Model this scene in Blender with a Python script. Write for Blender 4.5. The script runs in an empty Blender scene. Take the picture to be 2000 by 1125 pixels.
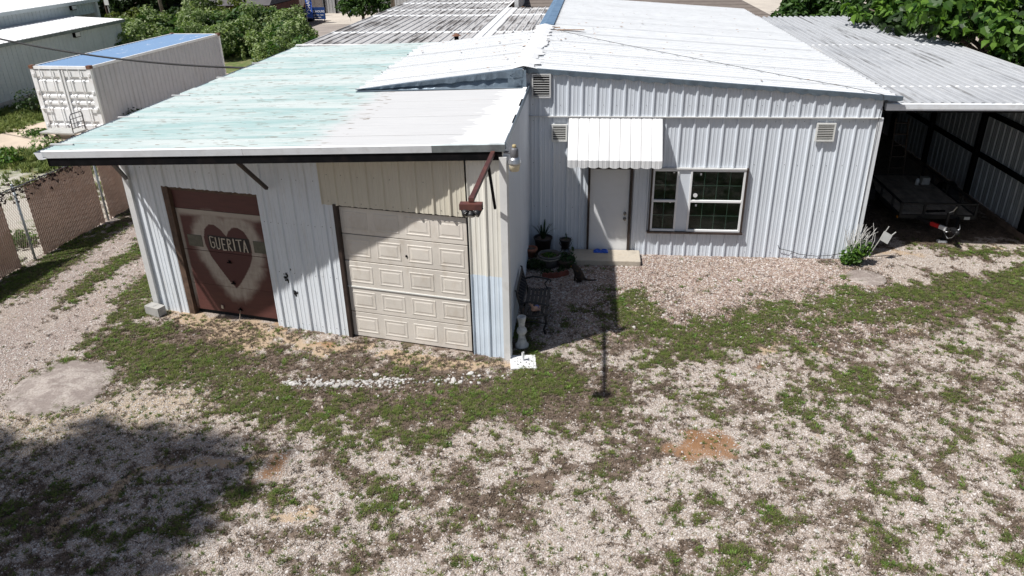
import bpy, bmesh, math, random
import numpy as np
from mathutils import Matrix, Vector
random.seed(7); RNG = np.random.default_rng(11)
R = math.radians
S = bpy.context.scene
COL = S.collection

# ------------------------------------------------------------------ camera
cam = bpy.data.cameras.new('camera'); camo = bpy.data.objects.new('camera', cam); COL.objects.link(camo)
PITCH, ROLL, YAW = R(25.7293), R(-1.1482), R(-6.2509)
fw = Vector((math.sin(YAW)*math.cos(PITCH), math.cos(YAW)*math.cos(PITCH), -math.sin(PITCH)))
rt = Vector((math.cos(YAW), -math.sin(YAW), 0)); up = rt.cross(fw)
r2 = rt*math.cos(ROLL) + up*math.sin(ROLL); u2 = -rt*math.sin(ROLL) + up*math.cos(ROLL)
m = Matrix.Identity(4)
for i in range(3):
    m[i][0], m[i][1], m[i][2] = r2[i], u2[i], -fw[i]
m.translation = (1.45, -16.5, 7.02)
camo.matrix_world = m
cam.sensor_width = 36; cam.lens = 36*1466.065/2000; cam.clip_start = .05; cam.clip_end = 2000
S.camera = camo

# ------------------------------------------------------------------ light
SUN = Vector((.50, .335, -1)).normalized()          # direction the light travels
EL = math.asin(-SUN.z); AZ = math.atan2(-SUN.x, -SUN.y)   # where the sun stands, clockwise from +Y
w = bpy.data.worlds.new('World'); S.world = w; w.use_nodes = True
wn = w.node_tree; bg = wn.nodes['Background']
sky = wn.nodes.new('ShaderNodeTexSky'); sky.sky_type = 'NISHITA'; sky.sun_disc = False
sky.sun_elevation = EL; sky.sun_rotation = AZ % (2*math.pi); sky.air_density = 1.0; sky.dust_density = 2.0; sky.ozone_density = 1.0
wn.links.new(sky.outputs[0], bg.inputs[0]); bg.inputs[1].default_value = .06
sl = bpy.data.lights.new('sun', 'SUN'); sl.energy = 5.0; sl.angle = R(1.0); sl.color = (1, .98, .95)
so = bpy.data.objects.new('sun', sl); COL.objects.link(so); so.rotation_euler = SUN.to_track_quat('-Z', 'Y').to_euler()
so.location = (-10, -10, 20)
S.view_settings.view_transform = 'Standard'; S.view_settings.look = 'None'
S.view_settings.exposure = 0.2; S.view_settings.gamma = 1; S.view_settings.use_curve_mapping = False
S.cycles.max_bounces = 8; S.cycles.transparent_max_bounces = 12

# ------------------------------------------------------------------ materials
MATS = {}
def newmat(name):
    m = bpy.data.materials.new(name); m.use_nodes = True
    nt = m.node_tree; b = nt.nodes['Principled BSDF']; MATS[name] = m
    return m, nt, b
def N(nt, t, **kw):
    n = nt.nodes.new(t)
    for k, v in kw.items(): setattr(n, k, v)
    return n
def link(nt, a, b): nt.links.new(a, b)
def mixc(nt, f, a, b, mode='MIX'):
    n = N(nt, 'ShaderNodeMix', data_type='RGBA', blend_type=mode)
    for s, v in ((0, f), (6, a), (7, b)):
        if isinstance(v, (int, float)): n.inputs[s].default_value = v
        elif isinstance(v, (tuple, list)): n.inputs[s].default_value = (*v[:3], 1)
        else: link(nt, v, n.inputs[s])
    return n.outputs[2]
def math_(nt, op, a, b=0, c=None, clamp=False):
    n = N(nt, 'ShaderNodeMath', operation=op, use_clamp=clamp)
    for i, v in enumerate((a, b) if c is None else (a, b, c)):
        if isinstance(v, (int, float)): n.inputs[i].default_value = v
        else: link(nt, v, n.inputs[i])
    return n.outputs[0]
def sstep(nt, x, lo, hi):
    n = N(nt, 'ShaderNodeMapRange', interpolation_type='SMOOTHSTEP')
    link(nt, x, n.inputs[0]); n.inputs[1].default_value = lo; n.inputs[2].default_value = hi
    return n.outputs[0]
def pos(nt): return N(nt, 'ShaderNodeNewGeometry').outputs['Position']
def scaled(nt, v, s):
    n = N(nt, 'ShaderNodeVectorMath', operation='MULTIPLY'); link(nt, v, n.inputs[0]); n.inputs[1].default_value = s
    return n.outputs[0]
def noise(nt, v, scale, detail=4, rough=.55):
    n = N(nt, 'ShaderNodeTexNoise'); n.inputs['Scale'].default_value = scale; n.inputs['Detail'].default_value = detail
    n.inputs['Roughness'].default_value = rough
    if v is not None: link(nt, v, n.inputs[0])
    return n.outputs[0]
def objrand(nt): return N(nt, 'ShaderNodeObjectInfo').outputs['Random']
def bump(nt, b, h, strength=.3, dist=.01):
    n = N(nt, 'ShaderNodeBump'); n.inputs['Strength'].default_value = strength; n.inputs['Distance'].default_value = dist
    link(nt, h, n.inputs['Height']); link(nt, n.outputs[0], b.inputs['Normal'])
def rgb_scale(nt, c, f):
    return mixc(nt, 1.0, c, f, 'MULTIPLY')
def mat(name, c, rough=.6, metal=0, var=.12, scale=6, dirt=None, dirt_amt=.3, dirt_scale=(1, 1, 1), dirt_noise=3, bmp=0, bscale=60, rand=.06, spec=.5):
    """painted/real surface: base colour with slow variation, dirt blotches and a per-piece shade"""
    m, nt, b = newmat(name)
    p = pos(nt)
    n1 = noise(nt, p, scale)
    lo = tuple(x*(1-var) for x in c); hi = tuple(min(1, x*(1+var)) for x in c)
    col = mixc(nt, sstep(nt, n1, .3, .7), lo, hi)
    if dirt:
        n2 = noise(nt, scaled(nt, p, dirt_scale), dirt_noise, 6, .65)
        f = math_(nt, 'MULTIPLY', sstep(nt, n2, .48, .72), dirt_amt)
        col = mixc(nt, f, col, dirt)
    if rand:
        r = math_(nt, 'MULTIPLY_ADD', objrand(nt), rand*2, 1-rand)
        cc = N(nt, 'ShaderNodeCombineColor')
        for i in range(3): link(nt, r, cc.inputs[i])
        col = rgb_scale(nt, col, cc.outputs[0])
    link(nt, col, b.inputs['Base Color'])
    rr = math_(nt, 'MULTIPLY_ADD', n1, .25, rough-.12, True); link(nt, rr, b.inputs['Roughness'])
    b.inputs['Metallic'].default_value = metal; b.inputs['Specular IOR Level'].default_value = spec
    if bmp: bump(nt, b, noise(nt, p, bscale, 3), bmp, .01)
    return m

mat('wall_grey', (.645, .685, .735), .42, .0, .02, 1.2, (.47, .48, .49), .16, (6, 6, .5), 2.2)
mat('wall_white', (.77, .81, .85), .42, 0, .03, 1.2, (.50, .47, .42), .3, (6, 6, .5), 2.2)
mat('wall_cream', (.73, .71, .645), .5, 0, .03, 1.2, (.52, .45, .35), .35, (6, 6, .5), 2.2)
mat('wall_blue', (.62, .70, .78), .4, 0, .05, 2.5, (.45, .45, .42), .3, (6, 6, .5), 2.2)
mat('beige', (.64, .595, .49), .5, 0, .03, 1.2, (.46, .40, .31), .3, (6, 6, .6), 2.2)
mat('trim_white', (.72, .74, .76), .4, 0, .05, 3, (.45, .42, .38), .3, (1, 1, 1), 5)
mat('trim_grey', (.60, .60, .59), .45, .0, .06, 3, (.33, .3, .26), .35)
mat('galv', (.15, .195, .24), .42, .35, .2, 5, (.14, .17, .19), .6, (1, 1, 1), 5)
mat('galv_dark', (.24, .27, .28), .42, .5, .2, 5, (.14, .15, .15), .5)
mat('steel_brown', (.085, .03, .025), .55, 0, .2, 6, (.16, .06, .035), .5)
mat('steel_black', (.006, .006, .007), .7, 0, .3, 6, (.03, .018, .014), .3, spec=.1)
mat('dark_brown', (.035, .022, .018), .55, 0, .2, 6, (.09, .06, .045), .4)
mat('wood_frame', (.10, .06, .04), .7, 0, .3, 8, (.04, .03, .025), .6, (8, 8, .8), 3)
mat('cream_paint', (.66, .61, .545), .45, 0, .05, 2, (.42, .34, .25), .35, (2, 2, 1), 2.5)
mat('white_paint', (.78, .78, .78), .4, 0, .03, 3, (.6, .58, .55), .2)
mat('white_bright', (.68, .68, .68), .5, 0, .03, 3, (.6, .58, .55), .25, (1, 1, 1), 6)
mat('vent_white', (.68, .68, .65), .5, 0, .04, 3)
mat('knob_metal', (.25, .23, .2), .3, .9, .1, 20)
mat('muntin', (.58, .68, .63), .4, 0, .04, 5)
mat('blind', (.17, .17, .16), .7, 0, .3, 3)
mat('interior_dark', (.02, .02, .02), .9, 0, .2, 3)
mat('concrete', (.44, .39, .32), .85, 0, .15, 4, (.25, .2, .14), .5, (1, 1, 1), 4, .4, 80)
mat('concrete_grey', (.38, .37, .35), .85, 0, .12, 6, (.25, .23, .2), .4, (1, 1, 1), 6, .4, 80)
mat('slab_tan', (.50, .41, .32), .85, 0, .1, 1.2, (.38, .31, .25), .4, (1, 1, 1), .8, .2, 60)
mat('asphalt', (.30, .26, .23), .9, 0, .12, .6, (.22, .2, .19), .5, (.15, 1, 1), 1.2, .2, 60)
mat('lot', (.46, .41, .35), .9, 0, .1, .5, (.36, .31, .26), .4)
mat('terracotta', (.30, .105, .06), .75, 0, .15, 8, (.4, .25, .2), .3)
mat('terracotta_dark', (.17, .045, .03), .7, 0, .2, 8, (.3, .15, .12), .3)
mat('pot_dark', (.028, .02, .02), .5, 0, .2, 10)
mat('pot_grey', (.11, .105, .10), .6, 0, .2, 10, (.2, .19, .17), .4)
mat('pot_rope', (.24, .22, .18), .7, 0, .3, 20)
mat('pot_black', (.012, .012, .013), .4, 0, .2, 10)
mat('iron_black', (.015, .015, .016), .45, 0, .3, 12)
mat('wicker', (.07, .05, .035), .85, 0, .5, 40)
mat('blue_plastic', (.02, .10, .55), .35, 0, .08, 8)
mat('bench_wood', (.045, .038, .034), .65, 0, .35, 10, (.09, .075, .065), .5, (1, 8, 1), 4)
mat('stone_grey', (.56, .545, .52), .8, 0, .2, 12, (.2, .19, .17), .6, (1, 1, 1), 10, .3, 60)
mat('stone_chip', (.52, .5, .47), .8, 0, .15, 8, (.3, .27, .23), .5, (1, 1, 1), 10, .3, 60)
mat('rabbit_pink', (.50, .30, .23), .7, 0, .12, 20)
mat('rabbit_blue', (.10, .14, .40), .7, 0, .12, 20)
mat('slat_brown', (.36, .225, .165), .6, 0, .1, 3, (.27, .165, .12), .4, (1, 1, 1), 1.2, rand=.05)
mat('fence_steel', (.30, .33, .34), .45, .6, .15, 8)
mat('wire_steel', (.36, .28, .23), .5, .4, .2, 8)
mat('vine_dead', (.045, .025, .02), .85, 0, .4, 10)
mat('container_white', (.84, .84, .84), .4, 0, .03, 2, (.5, .36, .28), .3, (2, 2, .6), 3)
mat('container_side', (.53, .525, .55), .5, 0, .04, 2, (.4, .37, .36), .35, (1, 2.5, .5), 2)  # darker copy of the container white; the side's shade is in the colour
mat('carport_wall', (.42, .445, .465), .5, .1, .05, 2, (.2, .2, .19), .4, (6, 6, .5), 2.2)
mat('rust', (.16, .07, .04), .8, 0, .3, 15)
mat('neighbor_wall', (.58, .63, .63), .5, 0, .05, .8, (.4, .44, .44), .3, (1, 2, .4), 1.2)
mat('neighbor_roof', (.66, .66, .66), .5, 0, .03, 1)
mat('lamp_lens', (.60, .54, .40), .25, 0, .06, 10)
mat('lamp_alu', (.55, .56, .58), .3, .85, .1, 20)
mat('lamp_grey', (.14, .14, .15), .5, .2, .1, 20)
mat('photocell', (.42, .34, .18), .5, 0, .1, 20)
mat('lens_glass', (.1, .1, .1), .15, 0, .1, 20)
mat('black_rubber', (.012, .012, .012), .8, 0, .2, 10)
mat('deck_wood', (.27, .235, .20), .8, 0, .25, 5, (.06, .05, .04), .5, (8, 1, 1), 2, rand=.12)
mat('plank_wood', (.17, .12, .09), .8, 0, .25, 5, (.1, .07, .05), .5, (8, 1, 1), 2)
mat('trailer_black', (.012, .012, .013), .5, 0, .2, 6, (.035, .025, .02), .3, spec=.3)
mat('red_tape', (.5, .02, .02), .4, 0, .05, 6)
mat('amber', (.6, .22, .01), .3, 0, .05, 6)
mat('sign_grey', (.42, .42, .40), .55, 0, .08, 10, (.25, .23, .2), .4)
mat('flag_blue', (.05, .13, .50), .6, 0, .1, 1)
mat('sign_blue', (.012, .05, .19), .5, 0, .1, 1)
mat('sign_white', (.8, .8, .8), .6, 0, .02, 5)
mat('orange', (.72, .22, .03), .5, 0, .1, 5)
mat('bark', (.12, .09, .07), .9, 0, .3, 10, (.05, .04, .03), .5, (6, 6, 1), 3, .5, 30)
mat('pole_wood', (.24, .20, .16), .9, 0, .2, 5, (.12, .1, .08), .4, (6, 6, .5), 3)
mat('brick_far', (.13, .06, .05), .9, 0, .2, 3)
mat('roof_far', (.09, .083, .085), .9, 0, .15, 2)
mat('far_metal', (.36, .36, .36), .6, 0, .06, 2)
mat('far_fence', (.14, .12, .11), .9, 0, .2, 4)
mat('tan_wall', (.50, .43, .36), .85, 0, .06, 2)
mat('stucco', (.62, .55, .48), .85, 0, .06, 2)
mat('cable_black', (.012, .012, .013), .6, 0, .2, 10)
mat('rope_tan', (.30, .24, .18), .8, 0, .2, 10)
mat('cat_fur', (.022, .016, .012), .9, 0, .5, 14, (.12, .065, .03), .75, (1, 1, 1), 22, .6, 200, rand=0)
mat('pane_dirty', (.085, .085, .06), .35, 0, .3, 10, (.2, .18, .13), .4)
mat('sealant', (.69, .69, .69), .6, 0, .03, 4)
mat('leaf_debris', (.28, .16, .08), .9, 0, .4, 20)
mat('ridge_blue', (.14, .23, .35), .4, .15, .15, 3, (.3, .36, .42), .4)
mat('screw', (.05, .045, .04), .6, .4, .1, 5)
mat('black_spray', (.01, .01, .011), .7, 0, .1, 5)
mat('letter_cream', (.58, .50, .40), .7, 0, .12, 20)
mat('seat_straw', (.40, .33, .24), .8, 0, .2, 10)

def leafmat(name, c, c2, trans=.35, scale=1.2):
    m, nt, b = newmat(name)
    p = pos(nt)
    at = N(nt, 'ShaderNodeAttribute', attribute_name='tint')
    col = mixc(nt, at.outputs['Fac'], c, c2)
    n1 = noise(nt, p, scale, 2)
    col = mixc(nt, sstep(nt, n1, .35, .65), rgb_scale(nt, col, (.72, .75, .7)), col)
    link(nt, col, b.inputs['Base Color']); b.inputs['Roughness'].default_value = .5
    b.inputs['Specular IOR Level'].default_value = .35
    t = N(nt, 'ShaderNodeBsdfTranslucent'); link(nt, mixc(nt, 1, col, (1.0, 1.15, .55), 'MULTIPLY'), t.inputs[0])
    mx = N(nt, 'ShaderNodeMixShader'); mx.inputs[0].default_value = trans
    link(nt, b.outputs[0], mx.inputs[1]); link(nt, t.outputs[0], mx.inputs[2])
    link(nt, mx.outputs[0], nt.nodes['Material Output'].inputs[0])
    return m
leafmat('leaf_vine', (.13, .20, .055), (.42, .48, .25), .4)
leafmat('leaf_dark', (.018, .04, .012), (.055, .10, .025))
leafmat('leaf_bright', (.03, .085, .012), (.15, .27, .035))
leafmat('leaf_mid', (.03, .075, .015), (.09, .17, .035))
leafmat('leaf_pot', (.02, .055, .02), (.05, .11, .03))
leafmat('leaf_olive', (.09, .12, .02), (.16, .19, .04))

def grassmat(name, c, c2, trans=.3):
    m, nt, b = newmat(name)
    r = objrand(nt)
    col = mixc(nt, r, c, c2); col = rgb_scale(nt, col, (1, 1, 1))
    link(nt, col, b.inputs['Base Color']); b.inputs['Roughness'].default_value = .65
    b.inputs['Specular IOR Level'].default_value = .2
    t = N(nt, 'ShaderNodeBsdfTranslucent'); link(nt, col, t.inputs[0])
    mx = N(nt, 'ShaderNodeMixShader'); mx.inputs[0].default_value = trans
    link(nt, b.outputs[0], mx.inputs[1]); link(nt, t.outputs[0], mx.inputs[2])
    link(nt, mx.outputs[0], nt.nodes['Material Output'].inputs[0])
grassmat('grass', (.075, .115, .026), (.20, .235, .062))
grassmat('weed', (.085, .165, .03), (.17, .275, .055))
grassmat('thatch', (.075, .054, .04), (.21, .16, .115), .1)

def stonemat(name, stops):
    m, nt, b = newmat(name)
    cr = N(nt, 'ShaderNodeValToRGB'); cr.color_ramp.interpolation = 'CONSTANT'
    link(nt, objrand(nt), cr.inputs[0])
    while len(cr.color_ramp.elements) < len(stops): cr.color_ramp.elements.new(.5)
    for e, (p_, c) in zip(cr.color_ramp.elements, stops): e.position = p_; e.color = (*c, 1)
    tc = N(nt, 'ShaderNodeTexCoord'); n1 = noise(nt, tc.outputs['Object'], 2.5, 3)
    col = mixc(nt, n1, rgb_scale(nt, cr.outputs[0], (.66, .65, .65)), rgb_scale(nt, cr.outputs[0], (.97, .97, .98)))
    link(nt, col, b.inputs['Base Color']); b.inputs['Roughness'].default_value = .8; b.inputs['Specular IOR Level'].default_value = .3
stonemat('stone_white', [(0, (.63, .585, .54)), (.25, (.50, .445, .40)), (.42, (.57, .49, .44)), (.58, (.31, .26, .225)), (.74, (.70, .665, .62)), (.9, (.44, .355, .27))])
stonemat('stone_pea', [(0, (.52, .45, .40)), (.2, (.34, .25, .21)), (.38, (.43, .34, .29)), (.55, (.22, .175, .155)), (.68, (.62, .58, .54)), (.82, (.32, .22, .17)), (.92, (.46, .38, .29))])
stonemat('stone_rock', [(0, (.58, .56, .53)), (.4, (.46, .44, .41)), (.75, (.64, .625, .60))])

# ------------------------------------------------------------------ object helpers
def props(o, label=None, cat=None, group=None, kind=None):
    for k, v in (('label', label), ('category', cat), ('group', group), ('kind', kind)):
        if v: o[k] = v
    return o
def thing(name, label, cat, loc=(0, 0, 0), group=None):
    o = bpy.data.objects.new(name, None); COL.objects.link(o); o.location = loc; o.empty_display_size = .2
    return props(o, label, cat, group)
def wloc(o):
    v = Vector((0, 0, 0))
    while o is not None: v += o.location; o = o.parent
    return v
class MB:
    """collects geometry in world coordinates"""
    def __init__(s, mx=None): s.v = []; s.f = []; s.mx = mx
    def pts(s, ps):
        i = len(s.v)
        if s.mx is not None: ps = [s.mx @ Vector(p) for p in ps]
        s.v.extend([tuple(p) for p in ps]); return i
    def poly(s, ps): i = s.pts(ps); s.f.append(tuple(range(i, i+len(ps)))); return s
    def box(s, c, d, rz=0, rx=0, ry=0):
        q = Matrix.Rotation(rz, 3, 'Z') @ Matrix.Rotation(ry, 3, 'Y') @ Matrix.Rotation(rx, 3, 'X')
        ps = [Vector(c) + q @ Vector((sx*d[0]/2, sy*d[1]/2, sz*d[2]/2)) for sz in (-1, 1) for sx, sy in ((-1, -1), (1, -1), (1, 1), (-1, 1))]
        i = s.pts(ps)
        for f in ((0, 3, 2, 1), (4, 5, 6, 7), (0, 1, 5, 4), (1, 2, 6, 5), (2, 3, 7, 6), (3, 0, 4, 7)): s.f.append(tuple(i+k for k in f))
        return s
    def bar(s, a, b, w, h=None, upv=(0, 0, 1)):
        """square bar from a to b"""
        a, b = Vector(a), Vector(b); d = (b-a).normalized(); h = h or w
        x = d.cross(Vector(upv))
        if x.length < 1e-4: x = d.cross(Vector((0, 1, 0)))
        x.normalize(); y = x.cross(d)
        ps = [e + x*sx*w/2 + y*sy*h/2 for e in (a, b) for sx, sy in ((-1, -1), (1, -1), (1, 1), (-1, 1))]
        i = s.pts(ps)
        for f in ((0, 3, 2, 1), (4, 5, 6, 7), (0, 1, 5, 4), (1, 2, 6, 5), (2, 3, 7, 6), (3, 0, 4, 7)): s.f.append(tuple(i+k for k in f))
        return s
    def tube(s, path, r, n=6, cap=True):
        path = [Vector(p) for p in path]; rs = r if isinstance(r, (list, tuple)) else [r]*len(path)
        ref = None; rings = []
        for k, p in enumerate(path):
            d = (path[min(k+1, len(path)-1)] - path[max(k-1, 0)]).normalized()
            if ref is None: ref = d.orthogonal().normalized()
            ref = (ref - d*ref.dot(d)); ref = ref.normalized() if ref.length > 1e-5 else d.orthogonal().normalized()
            y = d.cross(ref)
            rings.append(s.pts([p + (ref*math.cos(2*math.pi*j/n) + y*math.sin(2*math.pi*j/n))*rs[k] for j in range(n)]))
        for k in range(len(path)-1):
            for j in range(n):
                a, b = rings[k], rings[k+1]; s.f.append((a+j, a+(j+1) % n, b+(j+1) % n, b+j))
        if cap:
            s.f.append(tuple(rings[0]+j for j in reversed(range(n)))); s.f.append(tuple(rings[-1]+j for j in range(n)))
        return s
    def lathe(s, c, prof, n=20, tilt=None):
        q = tilt or Matrix.Identity(3); rings = []
        for r, z in prof:
            rings.append(s.pts([Vector(c) + q @ Vector((r*math.cos(2*math.pi*j/n), r*math.sin(2*math.pi*j/n), z)) for j in range(n)]))
        for k in range(len(rings)-1):
            for j in range(n):
                a, b = rings[k], rings[k+1]; s.f.append((a+j, a+(j+1) % n, b+(j+1) % n, b+j))
        s.f.append(tuple(rings[0]+j for j in reversed(range(n)))); s.f.append(tuple(rings[-1]+j for j in range(n)))
        return s
    def sheet(s, O, U, V, Nn, prof, v0, v1, cuts=(), vseg=1):
        O, U, V, Nn = map(Vector, (O, U, V, Nn))
        us = dict(prof)
        def hat(u):
            for (a, ha), (b, hb) in zip(prof, prof[1:]):
                if a <= u <= b: return ha + (hb-ha)*(u-a)/(b-a) if b > a else ha
            return 0
        for c in cuts:
            for u in c[:2]:
                if prof[0][0] < u < prof[-1][0] and u not in us: us[u] = hat(u)
        pr = sorted(us.items())
        f0 = v0 if callable(v0) else (lambda u: v0); f1 = v1 if callable(v1) else (lambda u: v1)
        P = lambda u, h, v: O + U*u + V*v + Nn*h
        for (a, ha), (b, hb) in zip(pr, pr[1:]):
            mid = (a+b)/2; segs = [(f0, f1)]
            for c in cuts:
                if c[0] <= mid <= c[1]:
                    ns = []
                    for g0, g1 in segs:
                        if g0(mid) < c[2] - 1e-4: ns.append((g0, (lambda u, q=c[2]: q)))
                        if g1(mid) > c[3] + 1e-4: ns.append(((lambda u, q=c[3]: q), g1))
                    segs = ns
            for g0, g1 in segs:
                for k in range(vseg):
                    t0, t1 = k/vseg, (k+1)/vseg
                    L = lambda u, t: g0(u) + (g1(u)-g0(u))*t
                    s.poly([P(a, ha, L(a, t0)), P(b, hb, L(b, t0)), P(b, hb, L(b, t1)), P(a, ha, L(a, t1))])
        return s
    def build(s, name, mt, parent=None, smooth=False, label=None, cat=None, group=None, kind=None, merge=False):
        off = wloc(parent) if parent else Vector((0, 0, 0))
        org = Vector((0, 0, 0))
        if parent is None and s.v:
            a = np.array(s.v); org = Vector(((a[:, 0].min()+a[:, 0].max())/2, (a[:, 1].min()+a[:, 1].max())/2, a[:, 2].min()))
            off = org
        me = bpy.data.meshes.new(name)
        me.from_pydata([(x-off.x, y-off.y, z-off.z) for x, y, z in s.v], [], s.f)
        if merge:
            bm = bmesh.new(); bm.from_mesh(me); bmesh.ops.remove_doubles(bm, verts=bm.verts, dist=1e-4); bm.to_mesh(me); bm.free()
        o = bpy.data.objects.new(name, me); COL.objects.link(o)
        me.materials.append(MATS[mt] if isinstance(mt, str) else mt)
        if smooth: me.polygons.foreach_set('use_smooth', [True]*len(me.polygons))
        if parent: o.parent = parent
        else: o.location = org
        return props(o, label, cat, group, kind)
def dup(o, parent, loc=None, rot=None, mt=None):
    c = o.copy(); COL.objects.link(c); c.parent = parent
    if loc is not None: c.location = loc
    if rot is not None: c.rotation_euler = rot
    return c
def bev(o, wd=.01, seg=2):
    md = o.modifiers.new('bevel', 'BEVEL'); md.width = wd; md.segments = seg; md.limit_method = 'ANGLE'; return o

# rib profiles over one pitch
PBR = (.305, [(0, 0), (.020, .032), (.050, .032), (.070, 0), (.130, 0), (.138, .006), (.158, .006), (.166, 0), (.212, 0), (.220, .006), (.240, .006), (.248, 0)])
LOW = (.305, [(0, 0), (.014, .02), (.040, .02), (.054, 0), (.100, 0), (.106, .006), (.13, .006), (.136, 0), (.18, 0), (.186, .006), (.21, .006), (.216, 0)])
RIBV = (.305, [(0, 0), (.003, .030), (.05, .030), (.056, 0), (.155, 0), (.160, .006), (.20, .006), (.207, 0)])
BOX = (.2, [(0, 0), (.012, .04), (.03, .055), (.085, .055), (.103, .04), (.115, 0)])
CORR = (.076, [(0, 0), (.013, .008), (.025, .014), (.038, .016), (.051, .014), (.063, .008)])
FINE = (.15, [(0, 0), (.02, .012), (.055, .012), (.075, 0)])
AWN = (.225, [(0, -.014), (.006, .006), (.03, .012), (.075, .016), (.085, .011), (.14, .011), (.15, .016), (.195, .012), (.218, .008)])
CONT = (.28, [(0, 0), (.07, 0), (.11, -.036), (.2, -.036), (.24, 0)])
def prof(kind, a, b):
    pitch, pt = kind; out = []; k = math.floor(a/pitch)
    allp = []
    while k*pitch <= b + pitch:
        allp += [(k*pitch+u, h) for u, h in pt]; k += 1
    def hat(u):
        for (x0, h0), (x1, h1) in zip(allp, allp[1:]):
            if x0 <= u <= x1: return h0 + (h1-h0)*(u-x0)/(x1-x0)
        return 0
    return [(a, hat(a))] + [(u, h) for u, h in allp if a + 1e-4 < u < b - 1e-4] + [(b, hat(b))]
def panels(parent, O, U, V, Nn, width, v0, v1, mt, kind=PBR, cover=.915, cuts=(), name='wall_panel', start=0., lift=0., vseg=1, jit=0., label=None):
    u = start; i = 0; out = []
    while u < width - 1e-3:
        e = min(u+cover, width)
        if width - e < .12: e = width
        j = random.uniform(-jit, jit)
        thru = [c for c in cuts if c[0] <= u and c[1] >= e and not callable(v0) and c[2] > v0]
        spans = [(v0, thru[0][2]), (thru[0][3], v1)] if thru else [(v0 if callable(v0) else v0+j, v1 if callable(v1) else v1+j)]
        for va, vb in spans:
            mb = MB().sheet(Vector(O) + Vector(Nn)*(lift*(i % 2)), U, V, Nn, prof(kind, u, e), va, vb, [c for c in cuts if c not in thru], vseg)
            if mb.f: out.append(mb.build(name, mt, parent, label=label))
        u = e; i += 1
    return out
def screws(parent, O, U, V, Nn, us, vs, mt='screw', r=.008):
    mb = MB(); O, U, V, Nn = map(Vector, (O, U, V, Nn))
    for v in vs:
        for u in us:
            if random.random() < .12: continue
            p = O + U*(u+random.uniform(-.02, .02)) + V*(v+random.uniform(-.01, .01))
            mb.poly([p + Nn*.004 + U*(r*math.cos(a)) + V*(r*math.sin(a)) for a in [k*math.pi/3 for k in range(6)]])
            mb.poly([p + Nn*.009 + U*(r*.6*math.cos(a)) + V*(r*.6*math.sin(a)) for a in [k*math.pi/3 for k in range(6)]])
    return mb.build('screws', mt, parent, kind='stuff')

# ------------------------------------------------------------------ ground
class VNoise:
    def __init__(s, seed): s.t = np.random.default_rng(seed).random((256, 256))
    def __call__(s, x, y):
        xi = np.floor(x).astype(int); yi = np.floor(y).astype(int); fx = x-xi; fy = y-yi
        fx = fx*fx*(3-2*fx); fy = fy*fy*(3-2*fy); t = s.t
        a = t[xi % 256, yi % 256]; b = t[(xi+1) % 256, yi % 256]; c = t[xi % 256, (yi+1) % 256]; d = t[(xi+1) % 256, (yi+1) % 256]
        return (a*(1-fx)+b*fx)*(1-fy) + (c*(1-fx)+d*fx)*fy
def fbm(x, y, f, seed, o=4):
    v = 0; a = 1; tot = 0
    for k in range(o):
        n = VNoise(seed+k); ca, sa = math.cos(k*1.1+seed), math.sin(k*1.1+seed)
        v = v + a*n((x*ca-y*sa)*f+17.3*k, (x*sa+y*ca)*f+5.1*k); tot += a; a *= .55; f *= 2.05
    return v/tot
def ss(x, lo, hi):
    t = np.clip((x-lo)/(hi-lo), 0, 1); return t*t*(3-2*t)
def dpoly(x, y, pts):
    d = np.full(x.shape, 1e9)
    if len(pts) == 1: return np.hypot(x-pts[0][0], y-pts[0][1])
    for (ax, ay), (bx, by) in zip(pts, pts[1:]):
        vx, vy = bx-ax, by-ay; t = np.clip(((x-ax)*vx+(y-ay)*vy)/(vx*vx+vy*vy), 0, 1)
        d = np.minimum(d, np.hypot(x-ax-t*vx, y-ay-t*vy))
    return d
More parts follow.
